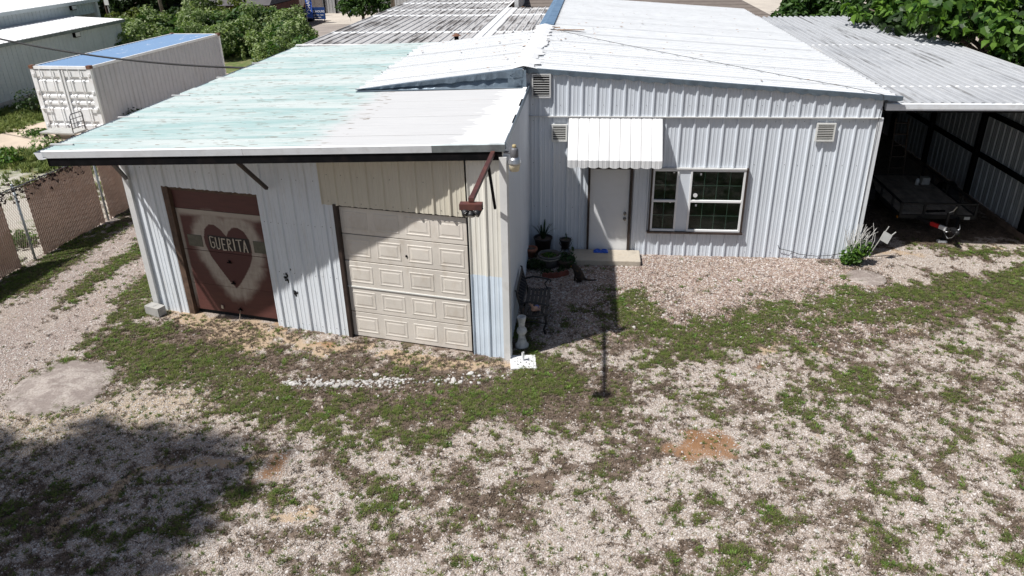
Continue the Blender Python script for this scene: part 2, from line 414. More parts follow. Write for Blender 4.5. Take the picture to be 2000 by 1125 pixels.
GRASS = [  # polyline, radius, strength
 ([(-8.2, -1.5), (-8.1, -2.6), (-7.5, -3.9), (-7.0, -5.0), (-5.8, -5.6), (-4.4, -6.3)], .85, 1.0),
 ([(-5.0, -6.1), (-3.9, -6.6), (-2.6, -6.75), (-1.4, -6.55), (-.15, -6.2), (.75, -5.6)], .70, .85),
 ([(-8.5, 8), (-8.3, 1), (-8.2, -1.5)], .5, .9),
 ([(-8.35, -6.2), (-8.0, -5.6), (-7.3, -5.45), (-6.75, -5.8)], .16, .75), ([(-9.55, -3.4), (-9.64, -2.0), (-9.64, 2), (-9.6, 8)], .34, 1.3),
 ([(-12.2, -5.5), (-11.3, -3.6), (-11.0, -1.2), (-10.95, 1.6), (-11, 9)], .62, 1.1),
 ([(2.3, -2.6), (2.6, -3.4), (3.1, -3.9), (4.3, -3.5), (5.7, -2.6), (7.2, -2.1), (8.9, -1.7), (11.6, -.7), (14, -.3)], .62, 1.05),
 ([(2.7, -4.7), (3.6, -4.5), (4.7, -3.9), (5.6, -3.2), (7.2, -2.7), (9, -2.4), (12, -1.6)], .45, .9),
 ([(7.6, -1.6), (9.2, -1.2), (11.5, -.4)], .5, .8),
 ([(8.9, -3.0), (10.6, -2.3), (13, -1.8)], .5, .6),
 ([(9.0, .75), (10.5, .7), (11.6, .5)], .35, .7),
 ([(.35, -5.55), (.55, -5.1)], .3, .9), ([(.2, -4.6), (.25, -3.6)], .25, .8), ([(1.35, -2.9), (1.7, -2.85)], .3, .75),
 ([(-1.3, -8.7)], .5, .75), ([(4.1, -8.66)], .28, .85), ([(5.9, -8.0)], .4, .7), ([(7.0, -6.8)], .45, .7), ([(7.8, -7.2)], .5, .7),
 ([(5.2, -5.6), (4.8, -6.4)], .5, .62), ([(6.4, -4.9), (6.0, -5.6)], .4, .6), ([(-.3, -9.1)], .3, .7), ([(1.5, -7.9)], .3, .55), ([(8, -4.2)], .5, .6),
 ([(-4.5, -5.9), (-3.6, -7.1), (-2.4, -7.4), (-.8, -7.2)], .45, .75), ([(-5.2, -10.2), (-4.4, -9.8), (-3.7, -9.2)], .35, .6),
 ([(-6.8, -8.9), (-6.0, -9.6)], .45, .6), ([(-3.4, -8.8), (-2.8, -8.7)], .3, .5), ([(6.9, -9.2), (6.2, -8.9)], .4, .6), ([(3.4, -9.4)], .4, .5), ([(.2, -9.7)], .4, .55),
]
BROWN = [
 ([(-6.6, -5.0), (-4.6, -5.7), (-2.5, -6.0), (-.5, -6.0), (1.2, -5.9)], 1.15, 1.25), ([(2.6, -3.6), (4.6, -3.6), (6.5, -2.6), (9, -2.0), (12.5, -1.2)], 1.1, 1.0),
 ([(-6.8, -4.6), (-5.2, -5.3), (-3.6, -5.5), (-2, -5.5), (-.5, -5.5)], .5, .95),
 ([(-5, -6.0), (-3.5, -6.5), (-1.5, -6.5), (.6, -5.9), (1.8, -5.6)], .8, .8),
 ([(2.77, -7.25), (1.93, -7.68), (.91, -8.1), (.26, -8.67), (-.18, -9.37)], .16, 1.0),
 ([(-2.4, -8.0), (-1.56, -8.29), (-.9, -8.56), (0, -8.8), (.97, -8.91)], .22, .85),
 ([(2.4, -7.15), (2.9, -7.2)], .22, 1.0), ([(1.9, -5.6), (1.9, -6.1)], .2, .8),  # second stroke paints the floodlights' cast shadow as brown ground
 ([(2.2, -3.4), (3.2, -4.2), (4.4, -3.9), (5.6, -3.0), (7.2, -2.5), (9, -2.0), (12, -1)], .8, .85),
 ([(7.45, -.35), (7.6, -1.0)], .35, 1.0), ([(8.3, 2.2), (10, 2), (11.5, 2.5)], 1.3, 1.2), ([(9.9, 1.2), (9, 1.2)], .5, .7), ([(9, 5), (10, 9), (9.5, 14)], 2.2, 1.3),
 ([(2.3, -5.9), (2.6, -5.5), (3.0, -5.45)], .1, .9), ([(5.5, -6.4), (5.0, -7.3), (5.4, -8.3)], .22, .6), ([(6.5, -6), (7.4, -5.2), (8.4, -4.7)], .3, .5),
 ([(-6.4, -8.3), (-5.6, -8.7), (-5.6, -9.6)], .25, .5), ([(-1.2, -9.8), (-.6, -9.5)], .35, .7),
]
SAND = [([(-6.7, -3.75), (-5.7, -4.2), (-4.6, -4.55)], .42, 1.1), ([(-4.6, -4.45), (-3.0, -4.75), (-1.2, -5.05)], .22, .9), ([(-1.0, -5.2), (.05, -5.2)], .2, 1.1),
 ([(-5.2, -9.9), (-5.19, -9.16), (-4.92, -8.61), (-4.07, -8.14), (-3.44, -7.98)], .10, 1.3),
 ([(8.3, .45), (9.2, .55)], .3, .9), ([(11.2, .75)], .3, .8), ([(4.9, -4.0), (4.6, -4.45)], .25, .8), ([(5.7, -4.3)], .3, .6), ([(7.6, -3.2)], .25, .7),
 ([(-2.3, -9.2), (-2.7, -9.2)], .16, .8), ([(.85, -8.1)], .3, .4)]
ORANGE = [([(2.95, -7.25), (3.35, -7.2)], .36, 1.5), ([(-3.03, -8.2)], .26, 1.4), ([(4.68, -4.75)], .14, .9), ([(7.2, -3.2)], .18, .6), ([(-5.0, -4.1), (-3.3, -4.55)], .2, .55), ([(-4.5, -6.0)], .1, .3)]
def field(x, y, L):
    v = np.zeros(x.shape)
    for pts, r, s in L: v = np.maximum(v, s*np.exp(-(dpoly(x, y, pts)/r)**2*.9))
    return v
def stdz(v): return (v-v.mean())/v.std()
def masks(x, y):
    n1 = fbm(x, y, .9, 3); n2 = fbm(x, y, 3.2, 21, 3); n3 = fbm(x, y, .35, 41, 3); n4 = fbm(x, y, 7.5, 77, 2); n5 = fbm(x, y, 8.5, 131, 1)
    wx = x + (n1-.5)*.7 + (n2-.5)*.35; wy = y + (fbm(x, y, 1.1, 60)-.5)*.7 + (fbm(x, y, 3.4, 64, 2)-.5)*.3
    za = stdz(fbm(x, y, 1.3, 140, 5)); zb = stdz(fbm(x, y, 1.6, 150, 5)); zc = stdz(fbm(x, y, 4.0, 160, 3)); zd = stdz(fbm(x, y, .45, 170, 2)); ze = stdz(fbm(x, y, 8.0, 180, 2)); zf = stdz(fbm(x, y, 8.5, 190, 2))
    sg_, sb_, s, o = field(wx, wy, GRASS), field(wx, wy, BROWN), field(wx, wy, SAND), field(wx, wy, ORANGE)
    near = ss(-y, 2.2, 4.0)*ss(9.2+x, .0, 2.5)          # the weedy part of the yard, off the drive
    pea = ss(y, -4.6, -2.2)*ss(x, -.2, .3)*(1-ss(x, 6.0, 8.5))
    drive = np.maximum(np.exp(-(dpoly(x, y, [(-10.4, 9), (-10.35, -1), (-10.1, -3.2), (-9.6, -5), (-8.6, -6.2)])/.5)**2), np.exp(-(dpoly(x, y, [(-8.9, 9), (-8.9, -1), (-8.8, -3.2), (-8.7, -5)])/.45)**2))
    cream = np.exp(-(dpoly(x, y, [(-5.2, -6.7), (-6.4, -7.4), (-8.5, -8.2)])/.9)**2)
    clear = (1-.85*drive)*(1-.7*cream)
    g = ss(sg_ + .14*za + .16*zc + .18*ze - .04, .15, 1.1)
    amb_g = near*(1-.55*pea)*ss(.6*za + .6*zc + .3*zd + .7*ze, .35, 2.6)*.75
    g = np.clip(np.maximum(g, amb_g)*clear*(1-.9*ss(o, .2, .8))*(1-.75*ss(s, .3, 1.0)), 0, 1)
    vein = 1 - np.abs(2*fbm(x*.8, y*1.25, 1.0, 91, 3)-1)*4.5
    b = ss(sb_ + .20*zb + .16*zc + .14*zf, .22, .9)
    amb_b = near*(1-.5*pea)*np.maximum(ss(.6*zb + .7*zc + .35*zd + .6*zf, -.25, 1.7)*.95, ss(vein + .12*zc, .35, 1.05)*.75)
    b = np.clip(np.maximum(np.maximum(b, amb_b)*clear, ss(g, .05, .6)*.85), 0, 1)
    s = ss(s + .14*zc + .10*za, .30, 1.0); o = ss(o + .14*zc + .08*za, .30, 1.1)
    pink = np.clip(drive*1.2 + .3*ss(zd, 0, 1)*near, 0, 1)
    return g, b, s, o, pea, pink, cream, n2
GX0, GX1, GY0, GY1, GS = -13.6, 14.4, -12.6, 4.6, .05
nx = int(round((GX1-GX0)/GS))+1; ny = int(round((GY1-GY0)/GS))+1
gx, gy = np.meshgrid(np.linspace(GX0, GX1, nx), np.linspace(GY0, GY1, ny), indexing='ij')
mg, mb_, ms, mo, mpea, mpink, mcream, mn2 = masks(gx, gy)
edge = ss(np.minimum.reduce([gx-GX0, GX1-gx, gy-GY0, GY1-gy]), 0, .6)
e2 = ss(np.minimum.reduce([gx-GX0, GX1-gx, gy-GY0, GY1-gy]), 0, 1.0)
mg = mg*e2 + .35*(1-e2); mb_ = mb_*e2 + .45*(1-e2); ms, mo, mpea, mcream = ms*e2, mo*e2, mpea*e2, mcream*e2; mpink = mpink*e2
gz = edge*((fbm(gx, gy, 2.5, 5)-.5)*.022 + mg*.012 + .07*np.exp(-((gx-3.15)**2/.16+(gy+7.22)**2/.08)) + .04*np.exp(-((gx+3.03)**2+(gy+8.2)**2)/.06)) - .008
def gheight(x, y):
    i = np.clip(np.round((np.asarray(x)-GX0)/GS).astype(int), 0, nx-1); j = np.clip(np.round((np.asarray(y)-GY0)/GS).astype(int), 0, ny-1)
    return gz[i, j]
V = np.stack([gx, gy, gz], -1).reshape(-1, 3)
ii = (np.arange(nx-1)[:, None]*ny + np.arange(ny-1)[None, :]).reshape(-1)
Fq = np.stack([ii, ii+ny, ii+ny+1, ii+1], -1)
nv = len(V); BIG = 400.
ring = np.array([(-BIG, -BIG, -.008), (BIG, -BIG, -.008), (BIG, BIG, -.008), (-BIG, BIG, -.008)])
cidx = [0, (nx-1)*ny, (nx-1)*ny+ny-1, ny-1]
Vall = np.concatenate([V, ring])
south = [i*ny for i in range(nx)]; east = [(nx-1)*ny+j for j in range(ny)]; north = [i*ny+ny-1 for i in reversed(range(nx))]; west = list(reversed(range(ny)))
faces = Fq.tolist()
for k, edgev in enumerate((south, east, north, west)):
    a, b = nv+k, nv+(k+1) % 4; st = max(1, len(edgev)//12)
    mid = len(edgev)//2
    for q in range(len(edgev)-1):
        faces.append((edgev[q+1], edgev[q], a if q < mid else b))
    faces.append((a, b, edgev[mid]))
gm = bpy.data.meshes.new('ground'); gm.from_pydata(Vall.tolist(), [], faces)
def attr(me, name, arrs, pad):
    at = me.attributes.new(name, 'FLOAT_COLOR', 'POINT')
    c = np.stack([a.reshape(-1) for a in arrs], -1); c = np.concatenate([c, np.tile(pad, (4, 1))]).astype(np.float32)
    at.data.foreach_set('color', c.reshape(-1))
attr(gm, 'mask_a', (mg, mb_, ms, mo), (.35, .45, 0, 0)); attr(gm, 'mask_b', (mpea, mpink, mcream, mn2), (0, 0, 0, .5))
gm.polygons.foreach_set('use_smooth', [True]*len(gm.polygons))
ground = bpy.data.objects.new('ground', gm); COL.objects.link(ground); props(ground, 'gravel yard with patchy grass, bare soil and sand', None, None, 'structure')
m_, nt, bs = newmat('ground')
p = pos(nt)
A = N(nt, 'ShaderNodeAttribute', attribute_name='mask_a'); B = N(nt, 'ShaderNodeAttribute', attribute_name='mask_b')
sa = N(nt, 'ShaderNodeSeparateColor'); link(nt, A.outputs['Color'], sa.inputs[0]); sb = N(nt, 'ShaderNodeSeparateColor'); link(nt, B.outputs['Color'], sb.inputs[0])
vor = N(nt, 'ShaderNodeTexVoronoi'); link(nt, p, vor.inputs[0]); vor.inputs['Scale'].default_value = 52
vsep = N(nt, 'ShaderNodeSeparateColor'); link(nt, vor.outputs['Color'], vsep.inputs[0])
def ramp(nt, f, stops, interp='LINEAR'):
    cr = N(nt, 'ShaderNodeValToRGB'); cr.color_ramp.interpolation = interp; link(nt, f, cr.inputs[0])
    while len(cr.color_ramp.elements) < len(stops): cr.color_ramp.elements.new(.5)
    for e, (q, c) in zip(cr.color_ramp.elements, stops): e.position = q; e.color = (*c, 1)
    return cr.outputs[0]
gw = ramp(nt, vsep.outputs[0], [(0, (.26, .225, .205)), (.2, (.48, .435, .405)), (.5, (.58, .535, .50)), (.8, (.72, .69, .66)), (1, (.52, .44, .37))])
gp = ramp(nt, vsep.outputs[0], [(0, (.22, .16, .135)), (.25, (.40, .32, .27)), (.5, (.30, .21, .175)), (.75, (.52, .45, .40)), (1, (.44, .30, .22))])
gk = ramp(nt, vsep.outputs[0], [(0, (.30, .25, .24)), (.4, (.42, .36, .35)), (.8, (.56, .51, .49)), (1, (.45, .36, .33))])
gc = ramp(nt, vsep.outputs[0], [(0, (.50, .43, .33)), (.5, (.60, .52, .41)), (1, (.66, .58, .47))])
col = mixc(nt, sb.outputs[0], gw, gp); col = mixc(nt, sb.outputs[1], col, gk); col = mixc(nt, sb.outputs[2], col, gc)
gap = sstep(nt, vor.outputs['Distance'], .25, .75)
col = mixc(nt, math_(nt, 'MULTIPLY', gap, .6), col, (.17, .135, .11))
big = noise(nt, p, .7, 5); col = mixc(nt, math_(nt, 'MULTIPLY', sstep(nt, big, .45, .7), .3), col, (.38, .31, .26))
nf = noise(nt, p, 26, 5, .7); nf2 = noise(nt, p, 9, 5, .65)
def crisp(msk, amt=.9, lo=.22, hi=.82):
    v = math_(nt, 'ADD', msk, math_(nt, 'MULTIPLY_ADD', nf, amt, -.5*amt)); return sstep(nt, v, lo, hi)
soil = mixc(nt, nf, (.07, .05, .038), (.20, .15, .115)); soil = mixc(nt, math_(nt, 'MULTIPLY', nf2, .6), soil, (.16, .12, .095))
fb = crisp(sa.outputs[1], 1.5); col = mixc(nt, math_(nt, 'MULTIPLY', fb, .88), col, soil)
sand = mixc(nt, nf, (.40, .30, .20), (.62, .51, .39)); col = mixc(nt, math_(nt, 'MULTIPLY', crisp(sa.outputs[2], .7), .92), col, sand)
col = mixc(nt, math_(nt, 'MULTIPLY', crisp(A.outputs['Alpha'], .9, .1, 1.15), .9), col, mixc(nt, nf, (.22, .11, .05), (.42, .25, .135)))
gr = mixc(nt, nf, (.075, .075, .03), (.17, .165, .07)); col = mixc(nt, math_(nt, 'MULTIPLY', crisp(sa.outputs[0], 1.0, .3, 1.0), .6), col, gr)
col = rgb_scale(nt, col, (.82, .775, .73)); link(nt, col, bs.inputs['Base Color']); bs.inputs['Roughness'].default_value = .9; bs.inputs['Specular IOR Level'].default_value = .2
hgt = math_(nt, 'MULTIPLY_ADD', nf, .5, math_(nt, 'SUBTRACT', 1, vor.outputs['Distance'])); bump(nt, bs, hgt, .7, .014)
gm.materials.append(m_)

# ---- scattered stones, grass and thatch (uncountable: stuff)
def proto(name, verts, faces, mt):
    me = bpy.data.meshes.new(name); me.from_pydata(verts, [], faces); me.materials.append(MATS[mt])
    return bpy.data.objects.new(name, me)
def stone_proto(name, mt, seed, flat=.6):
    bm = bmesh.new(); bmesh.ops.create_icosphere(bm, subdivisions=1, radius=1); rr = random.Random(seed)
    for v in bm.verts:
        v.co *= rr.uniform(.72, 1.15); v.co.z *= flat; v.co.x *= 1.25
    vs = [tuple(v.co) for v in bm.verts]; fs = [[v.index for v in f.verts] for f in bm.faces]; bm.free()
    return proto(name, vs, fs, mt)
def tuft_proto(name, mt, seed, n=16, h=.07, spread=.05, wd=.006, lay=.6):
    rr = random.Random(seed); vs = []; fs = []
    for k in range(n):
        a = rr.uniform(0, 2*math.pi); r0 = rr.uniform(0, spread); L = h*rr.uniform(.5, 1.2); ln = rr.uniform(.15, lay)*L*1.6; b = rr.uniform(0, 6.28)
        x, y = r0*math.cos(a), r0*math.sin(a); dx, dy = math.cos(b), math.sin(b); px, py = -dy*wd, dx*wd
        i = len(vs)
        vs += [(x-px, y-py, -.005), (x+px, y+py, -.005), (x+dx*ln*.4+px*.8, y+dy*ln*.4+py*.8, L*.65), (x+dx*ln*.4-px*.8, y+dy*ln*.4-py*.8, L*.65), (x+dx*ln, y+dy*ln, L)]
        fs += [(i, i+1, i+2, i+3), (i+3, i+2, i+4)]
    return proto(name, vs, fs, mt)
def scatter(name, xyz, rot, scl, protos, label, cat):
    n = len(xyz); me = bpy.data.meshes.new(name); me.from_pydata(xyz.tolist(), [], [])
    a = me.attributes.new('rot', 'FLOAT_VECTOR', 'POINT'); a.data.foreach_set('vector', rot.astype(np.float32).reshape(-1))
    a = me.attributes.new('scl', 'FLOAT', 'POINT'); a.data.foreach_set('value', scl.astype(np.float32))
    a = me.attributes.new('pick', 'INT', 'POINT'); a.data.foreach_set('value', RNG.integers(0, len(protos), n).astype(np.int32))
    o = bpy.data.objects.new(name, me); COL.objects.link(o); props(o, label, cat, None, 'stuff')
    me.materials.append(protos[0].data.materials[0])
    ng = bpy.data.node_groups.new(name, 'GeometryNodeTree')
    ng.interface.new_socket('Geometry', in_out='INPUT', socket_type='NodeSocketGeometry'); ng.interface.new_socket('Geometry', in_out='OUTPUT', socket_type='NodeSocketGeometry')
    gi = ng.nodes.new('NodeGroupInput'); go = ng.nodes.new('NodeGroupOutput')
    iop = ng.nodes.new('GeometryNodeInstanceOnPoints'); j = ng.nodes.new('GeometryNodeJoinGeometry')
    for q in reversed(protos):
        oi = ng.nodes.new('GeometryNodeObjectInfo'); oi.inputs['Object'].default_value = q; oi.inputs['As Instance'].default_value = True
        ng.links.new(oi.outputs['Geometry'], j.inputs[0])
    def na(nm, ty):
        x = ng.nodes.new('GeometryNodeInputNamedAttribute'); x.data_type = ty; x.inputs[0].default_value = nm
        return [s_ for s_ in x.outputs if s_.enabled and s_.name == 'Attribute'][0]
    ng.links.new(gi.outputs[0], iop.inputs['Points']); ng.links.new(j.outputs[0], iop.inputs['Instance'])
    iop.inputs['Pick Instance'].default_value = True
    ng.links.new(na('pick', 'INT'), iop.inputs['Instance Index'])
    er = ng.nodes.new('FunctionNodeEulerToRotation'); ng.links.new(na('rot', 'FLOAT_VECTOR'), er.inputs[0]); ng.links.new(er.outputs[0], iop.inputs['Rotation'])
    ng.links.new(na('scl', 'FLOAT'), iop.inputs['Scale']); ng.links.new(iop.outputs[0], go.inputs[0])
    md = o.modifiers.new('scatter', 'NODES'); md.node_group = ng
    return o
def sample(n, x0, x1, y0, y1, prob):
    x = RNG.uniform(x0, x1, n); y = RNG.uniform(y0, y1, n)
    i = np.clip(np.round((x-GX0)/GS).astype(int), 0, nx-1); j = np.clip(np.round((y-GY0)/GS).astype(int), 0, ny-1)
    k = RNG.random(n) < prob(x, y, i, j)
    # only where the photo can see it, and not under the buildings
    k &= ~((x > -.02) & (x < 7.55) & (y > -.05)); 
    yw = -4.93 + (x-.09)*(-3.46+4.93)/(-7.34-.09)
    k &= ~((x > -7.38) & (x < .1) & (y > yw-.03))
    dx, dy = x-1.45, y+16.5; az = np.degrees(np.arctan2(dx, dy))
    k &= (az > -58) & (az < 50)
    return x[k], y[k]
def xyz_(x, y, dz=0): return np.stack([x, y, gheight(x, y)+dz], -1)
def rots(n, full=True):
    r = np.zeros((n, 3)); r[:, 2] = RNG.uniform(0, 6.283, n)
    if full: r[:, 0] = RNG.normal(0, .35, n); r[:, 1] = RNG.normal(0, .35, n)
    return r
cov = lambda i, j: (1-.88*np.maximum(mb_[i, j], mg[i, j]*.9))*(1-np.maximum(.9*ms[i, j], .72*mo[i, j]))
SP = [stone_proto('pebble', 'stone_white', k) for k in range(4)]
x, y = sample(1000000, -13, 14.2, -11.6, 1.0, lambda x, y, i, j: np.clip(cov(i, j)*(1-mpea[i, j])*np.where(y < -7.5, 1, np.where(y < -5, .75, .45)), 0.02, 1))
scatter('gravel', xyz_(x, y, .002), rots(len(x)), np.exp(RNG.normal(-4.93, .42, len(x))), SP, 'loose pale crushed gravel covering the yard', 'gravel')
SP2 = [stone_proto('pebble', 'stone_pea', 10+k) for k in range(4)]
x, y = sample(140000, .05, 9, -6, 0.2, lambda x, y, i, j: np.clip(mpea[i, j]*(1-.8*mg[i, j]), 0, 1))
scatter('pea_gravel', xyz_(x, y, .004), rots(len(x)), np.exp(RNG.normal(-4.3, .35, len(x))), SP2, 'brownish river gravel bed below the house wall', 'gravel')
wee = lambda x, y: ss(-y, 2.2, 4.0)*ss(9.2+x, .0, 2.5)
TG = [tuft_proto('grass_tuft', 'grass', 30+k, 14, .04, .04, .005, 1.3) for k in range(3)]
x, y = sample(480000, -13.4, 14.2, -11.6, 2.2, lambda x, y, i, j: np.clip(mg[i, j]**1.35*.62 + .03*wee(x, y), 0, 1)*np.where(y > 1.2, .3, 1))
scatter('grass', xyz_(x, y), rots(len(x), False), RNG.uniform(.4, 1.0, len(x)), TG, 'patchy low green grass growing through the gravel', 'grass')
TW = [tuft_proto('weed_tuft', 'weed', 50+k, 14, .06, .06, .014, 1.0) for k in range(3)]
x, y = sample(80000, -13, 13, -11.2, 1.2, lambda x, y, i, j: np.clip((mg[i, j]*1.0)**1.6*.22*ss(mn2[i, j], .42, .60), 0, 1))
scatter('weeds', xyz_(x, y), rots(len(x), False), RNG.uniform(.3, .8, len(x)), TW, 'low bright green broadleaf weeds among the grass', 'weeds')
TT = [tuft_proto('thatch_tuft', 'thatch', 70+k, 12, .03, .05, .004, 1.6) for k in range(3)]
x, y = sample(250000, -13, 14.2, -11.6, 3.5, lambda x, y, i, j: np.clip(np.maximum(mb_[i, j], mg[i, j]*.5)*.45 + .06*wee(x, y), 0, 1)*(1-.95*ss(mo[i, j], .1, .5)))
scatter('thatch', xyz_(x, y), rots(len(x), False), RNG.uniform(.6, 1.3, len(x)), TT, 'flattened dry brown thatch on the bare soil', 'dead grass')
RP = [stone_proto('rock', 'stone_rock', 90+k, .7) for k in range(4)]
n = 420; t = RNG.uniform(0, 3.55, n); px_ = -3.7 + t; py_ = -6.03 + (t/3.55)**1.3*.42 + RNG.normal(0, .075, n)
k = RNG.random(n) < np.where(t < 2.1, 1, .4); px_, py_ = px_[k], py_[k]
ex = np.array([(-4.6, -5.0), (-1.9, -5.45), (-1.95, -6.3), (-3.6, -6.5), (.15, -5.5), (.1, -5.6), (.2, -5.42), (.05, -5.52), (2.4, -1.9), (4.22, -1.37), (.55, -8.7), (1.1, -8.2), (6.6, -2.0), (-4.9, -6.35), (3.1, -7.2), (5.6, -7.0), (.6, -5.3)])
xs = np.concatenate([px_, ex[:, 0]]); ys = np.concatenate([py_, ex[:, 1]])
scatter('white_rocks', xyz_(xs, ys, .008), rots(len(xs)), np.exp(RNG.normal(-3.75, .35, len(xs))), RP, 'row of loose white rocks in the grass before the garage', 'rocks')

# ------------------------------------------------------------------ roof materials with their own paint history (world position = where the coat was applied)
def sepxyz(nt, p):
    s_ = N(nt, 'ShaderNodeSeparateXYZ'); link(nt, p, s_.inputs[0]); return s_.outputs
def roofmat_white(name, streak, base=(.72, .73, .74), amt=.45):
    m, nt, b = newmat(name); p = pos(nt)
    n1 = noise(nt, scaled(nt, p, streak), 2.5, 5, .6); n2 = noise(nt, p, 3, 4)
    col = mixc(nt, sstep(nt, n2, .35, .7), base, tuple(c*.93 for c in base))
    col = mixc(nt, math_(nt, 'MULTIPLY', sstep(nt, n1, .58, .78), amt), col, (.55, .54, .52))
    n3 = noise(nt, scaled(nt, p, tuple(s_*2 for s_ in streak)), 6, 3); col = mixc(nt, math_(nt, 'MULTIPLY', sstep(nt, n3, .70, .76), .55), col, (.38, .33, .28))
    r = math_(nt, 'MULTIPLY_ADD', objrand(nt), .06, .95); cc = N(nt, 'ShaderNodeCombineColor')
    for i in range(3): link(nt, r, cc.inputs[i])
    col = rgb_scale(nt, col, cc.outputs[0]); link(nt, col, b.inputs['Base Color']); b.inputs['Roughness'].default_value = .5
    bump(nt, b, noise(nt, scaled(nt, p, streak), 8, 3), .12, .01)
    return m
roofmat_white('roof_white', (.25, 3, 1))
roofmat_white('roof_carport', (3, .18, 1), (.44, .45, .465), .7)
nt = MATS['roof_carport'].node_tree; b = nt.nodes['Principled BSDF']; c0 = b.inputs['Base Color'].links[0].from_socket
nz = noise(nt, scaled(nt, pos(nt), (9, .16, 1)), 1.0, 5, .7); c1 = mixc(nt, math_(nt, 'MULTIPLY', sstep(nt, nz, .55, .66), .75), c0, (.10, .095, .09))
nz2 = noise(nt, scaled(nt, pos(nt), (.6, .35, 1)), 1.0, 4, .6); c1 = mixc(nt, math_(nt, 'MULTIPLY', sstep(nt, nz2, .5, .65), .35), c1, (.26, .27, .29)); link(nt, c1, b.inputs['Base Color'])
m_, nt, b = newmat('roof_mint'); p = pos(nt); X, Y, Z = sepxyz(nt, p)
ns = noise(nt, scaled(nt, p, (.5, 4, 1)), 2.2, 6, .65); nl = noise(nt, scaled(nt, p, (.12, 1.1, 1)), 2.2, 4, .6); nd = noise(nt, scaled(nt, p, (1.1, 9, 1)), 3.2, 3, .5); nsp = noise(nt, p, 40, 3, .7)
mint = mixc(nt, sstep(nt, nl, .35, .65), (.27, .39, .385), (.45, .495, .485)); mint = mixc(nt, math_(nt, 'MULTIPLY', sstep(nt, ns, .45, .70), .6), mint, (.51, .54, .53))
mint = mixc(nt, math_(nt, 'MULTIPLY', sstep(nt, nsp, .55, .7), .35), mint, (.28, .40, .37))
bare = mixc(nt, ns, (.43, .43, .435), (.52, .52, .52)); bare = mixc(nt, math_(nt, 'MULTIPLY', sstep(nt, nd, .62, .72), .4), bare, (.45, .42, .41))
dist = math_(nt, 'ADD', math_(nt, 'ADD', X, 3.08), math_(nt, 'MULTIPLY_ADD', ns, .9, -.45))
front = math_(nt, 'LESS_THAN', Y, -.35)
col = mixc(nt, math_(nt, 'MULTIPLY', sstep(nt, dist, -.3, .22), front), mint, bare)
d2 = math_(nt, 'ADD', math_(nt, 'SUBTRACT', X, math_(nt, 'MULTIPLY_ADD', Y, .10, -.22)), math_(nt, 'MULTIPLY_ADD', ns, 1.2, -.6))
col = mixc(nt, sstep(nt, d2, -.05, .05), col, (.68, .68, .68))
chip = math_(nt, 'MULTIPLY', sstep(nt, nd, .61, .655), math_(nt, 'LESS_THAN', X, -2.6)); col = mixc(nt, math_(nt, 'MULTIPLY', chip, .8), col, (.17, .14, .11))
link(nt, col, b.inputs['Base Color']); b.inputs['Roughness'].default_value = .6; bump(nt, b, nsp, .15, .006)
m_, nt, b = newmat('roof_dirty'); p = pos(nt); X, Y, Z = sepxyz(nt, p)
ns = noise(nt, scaled(nt, p, (7, .35, 1)), 1.6, 6, .7); nb = noise(nt, scaled(nt, p, (.6, .5, 1)), 1.5, 4); nq = noise(nt, scaled(nt, p, (1, 6, 1)), 3, 4)
base = mixc(nt, ns, (.36, .35, .345), (.60, .59, .58))
col = mixc(nt, math_(nt, 'MULTIPLY', sstep(nt, math_(nt, 'ADD', ns, math_(nt, 'MULTIPLY', nb, .5)), .72, .86), .85), base, (.10, .085, .075))
wob = math_(nt, 'MULTIPLY_ADD', nq, .5, -.25)
for yc, hw in ((10.5, .22), (15.9, .28), (18.2, .16), (21.5, .3)):
    dd = math_(nt, 'ABSOLUTE', math_(nt, 'ADD', math_(nt, 'SUBTRACT', Y, yc), wob)); col = mixc(nt, math_(nt, 'SUBTRACT', 1, sstep(nt, dd, hw*.7, hw)), col, (.82, .82, .81))
dd = math_(nt, 'ABSOLUTE', math_(nt, 'ADD', math_(nt, 'ADD', X, 2.2), math_(nt, 'MULTIPLY', wob, .2))); col = mixc(nt, math_(nt, 'SUBTRACT', 1, sstep(nt, dd, .22, .3)), col, (.70, .70, .70))
link(nt, col, b.inputs['Base Color']); b.inputs['Roughness'].default_value = .65
m_, nt, b = newmat('shingle'); p = pos(nt); X, Y, Z = sepxyz(nt, p)
n1 = noise(nt, p, 5, 4); col = mixc(nt, n1, (.13, .105, .09), (.21, .18, .155)); r = objrand(nt)
col = mixc(nt, math_(nt, 'MULTIPLY', r, .35), col, (.12, .10, .09)); link(nt, col, b.inputs['Base Color']); b.inputs['Roughness'].default_value = .9

# glass
m_, nt, b = newmat('glass'); nt.nodes.remove(b)
tr = N(nt, 'ShaderNodeBsdfTransparent'); tr.inputs[0].default_value = (.62, .70, .66, 1); gl = N(nt, 'ShaderNodeBsdfGlossy'); gl.inputs['Roughness'].default_value = .03
fr = N(nt, 'ShaderNodeFresnel'); fr.inputs[0].default_value = 1.5; mx = N(nt, 'ShaderNodeMixShader'); link(nt, math_(nt, 'MULTIPLY', fr.outputs[0], .8), mx.inputs[0]); link(nt, tr.outputs[0], mx.inputs[1]); link(nt, gl.outputs[0], mx.inputs[2])
link(nt, mx.outputs[0], nt.nodes['Material Output'].inputs[0])

UX, UY, UZ = Vector((1, 0, 0)), Vector((0, 1, 0)), Vector((0, 0, 1))
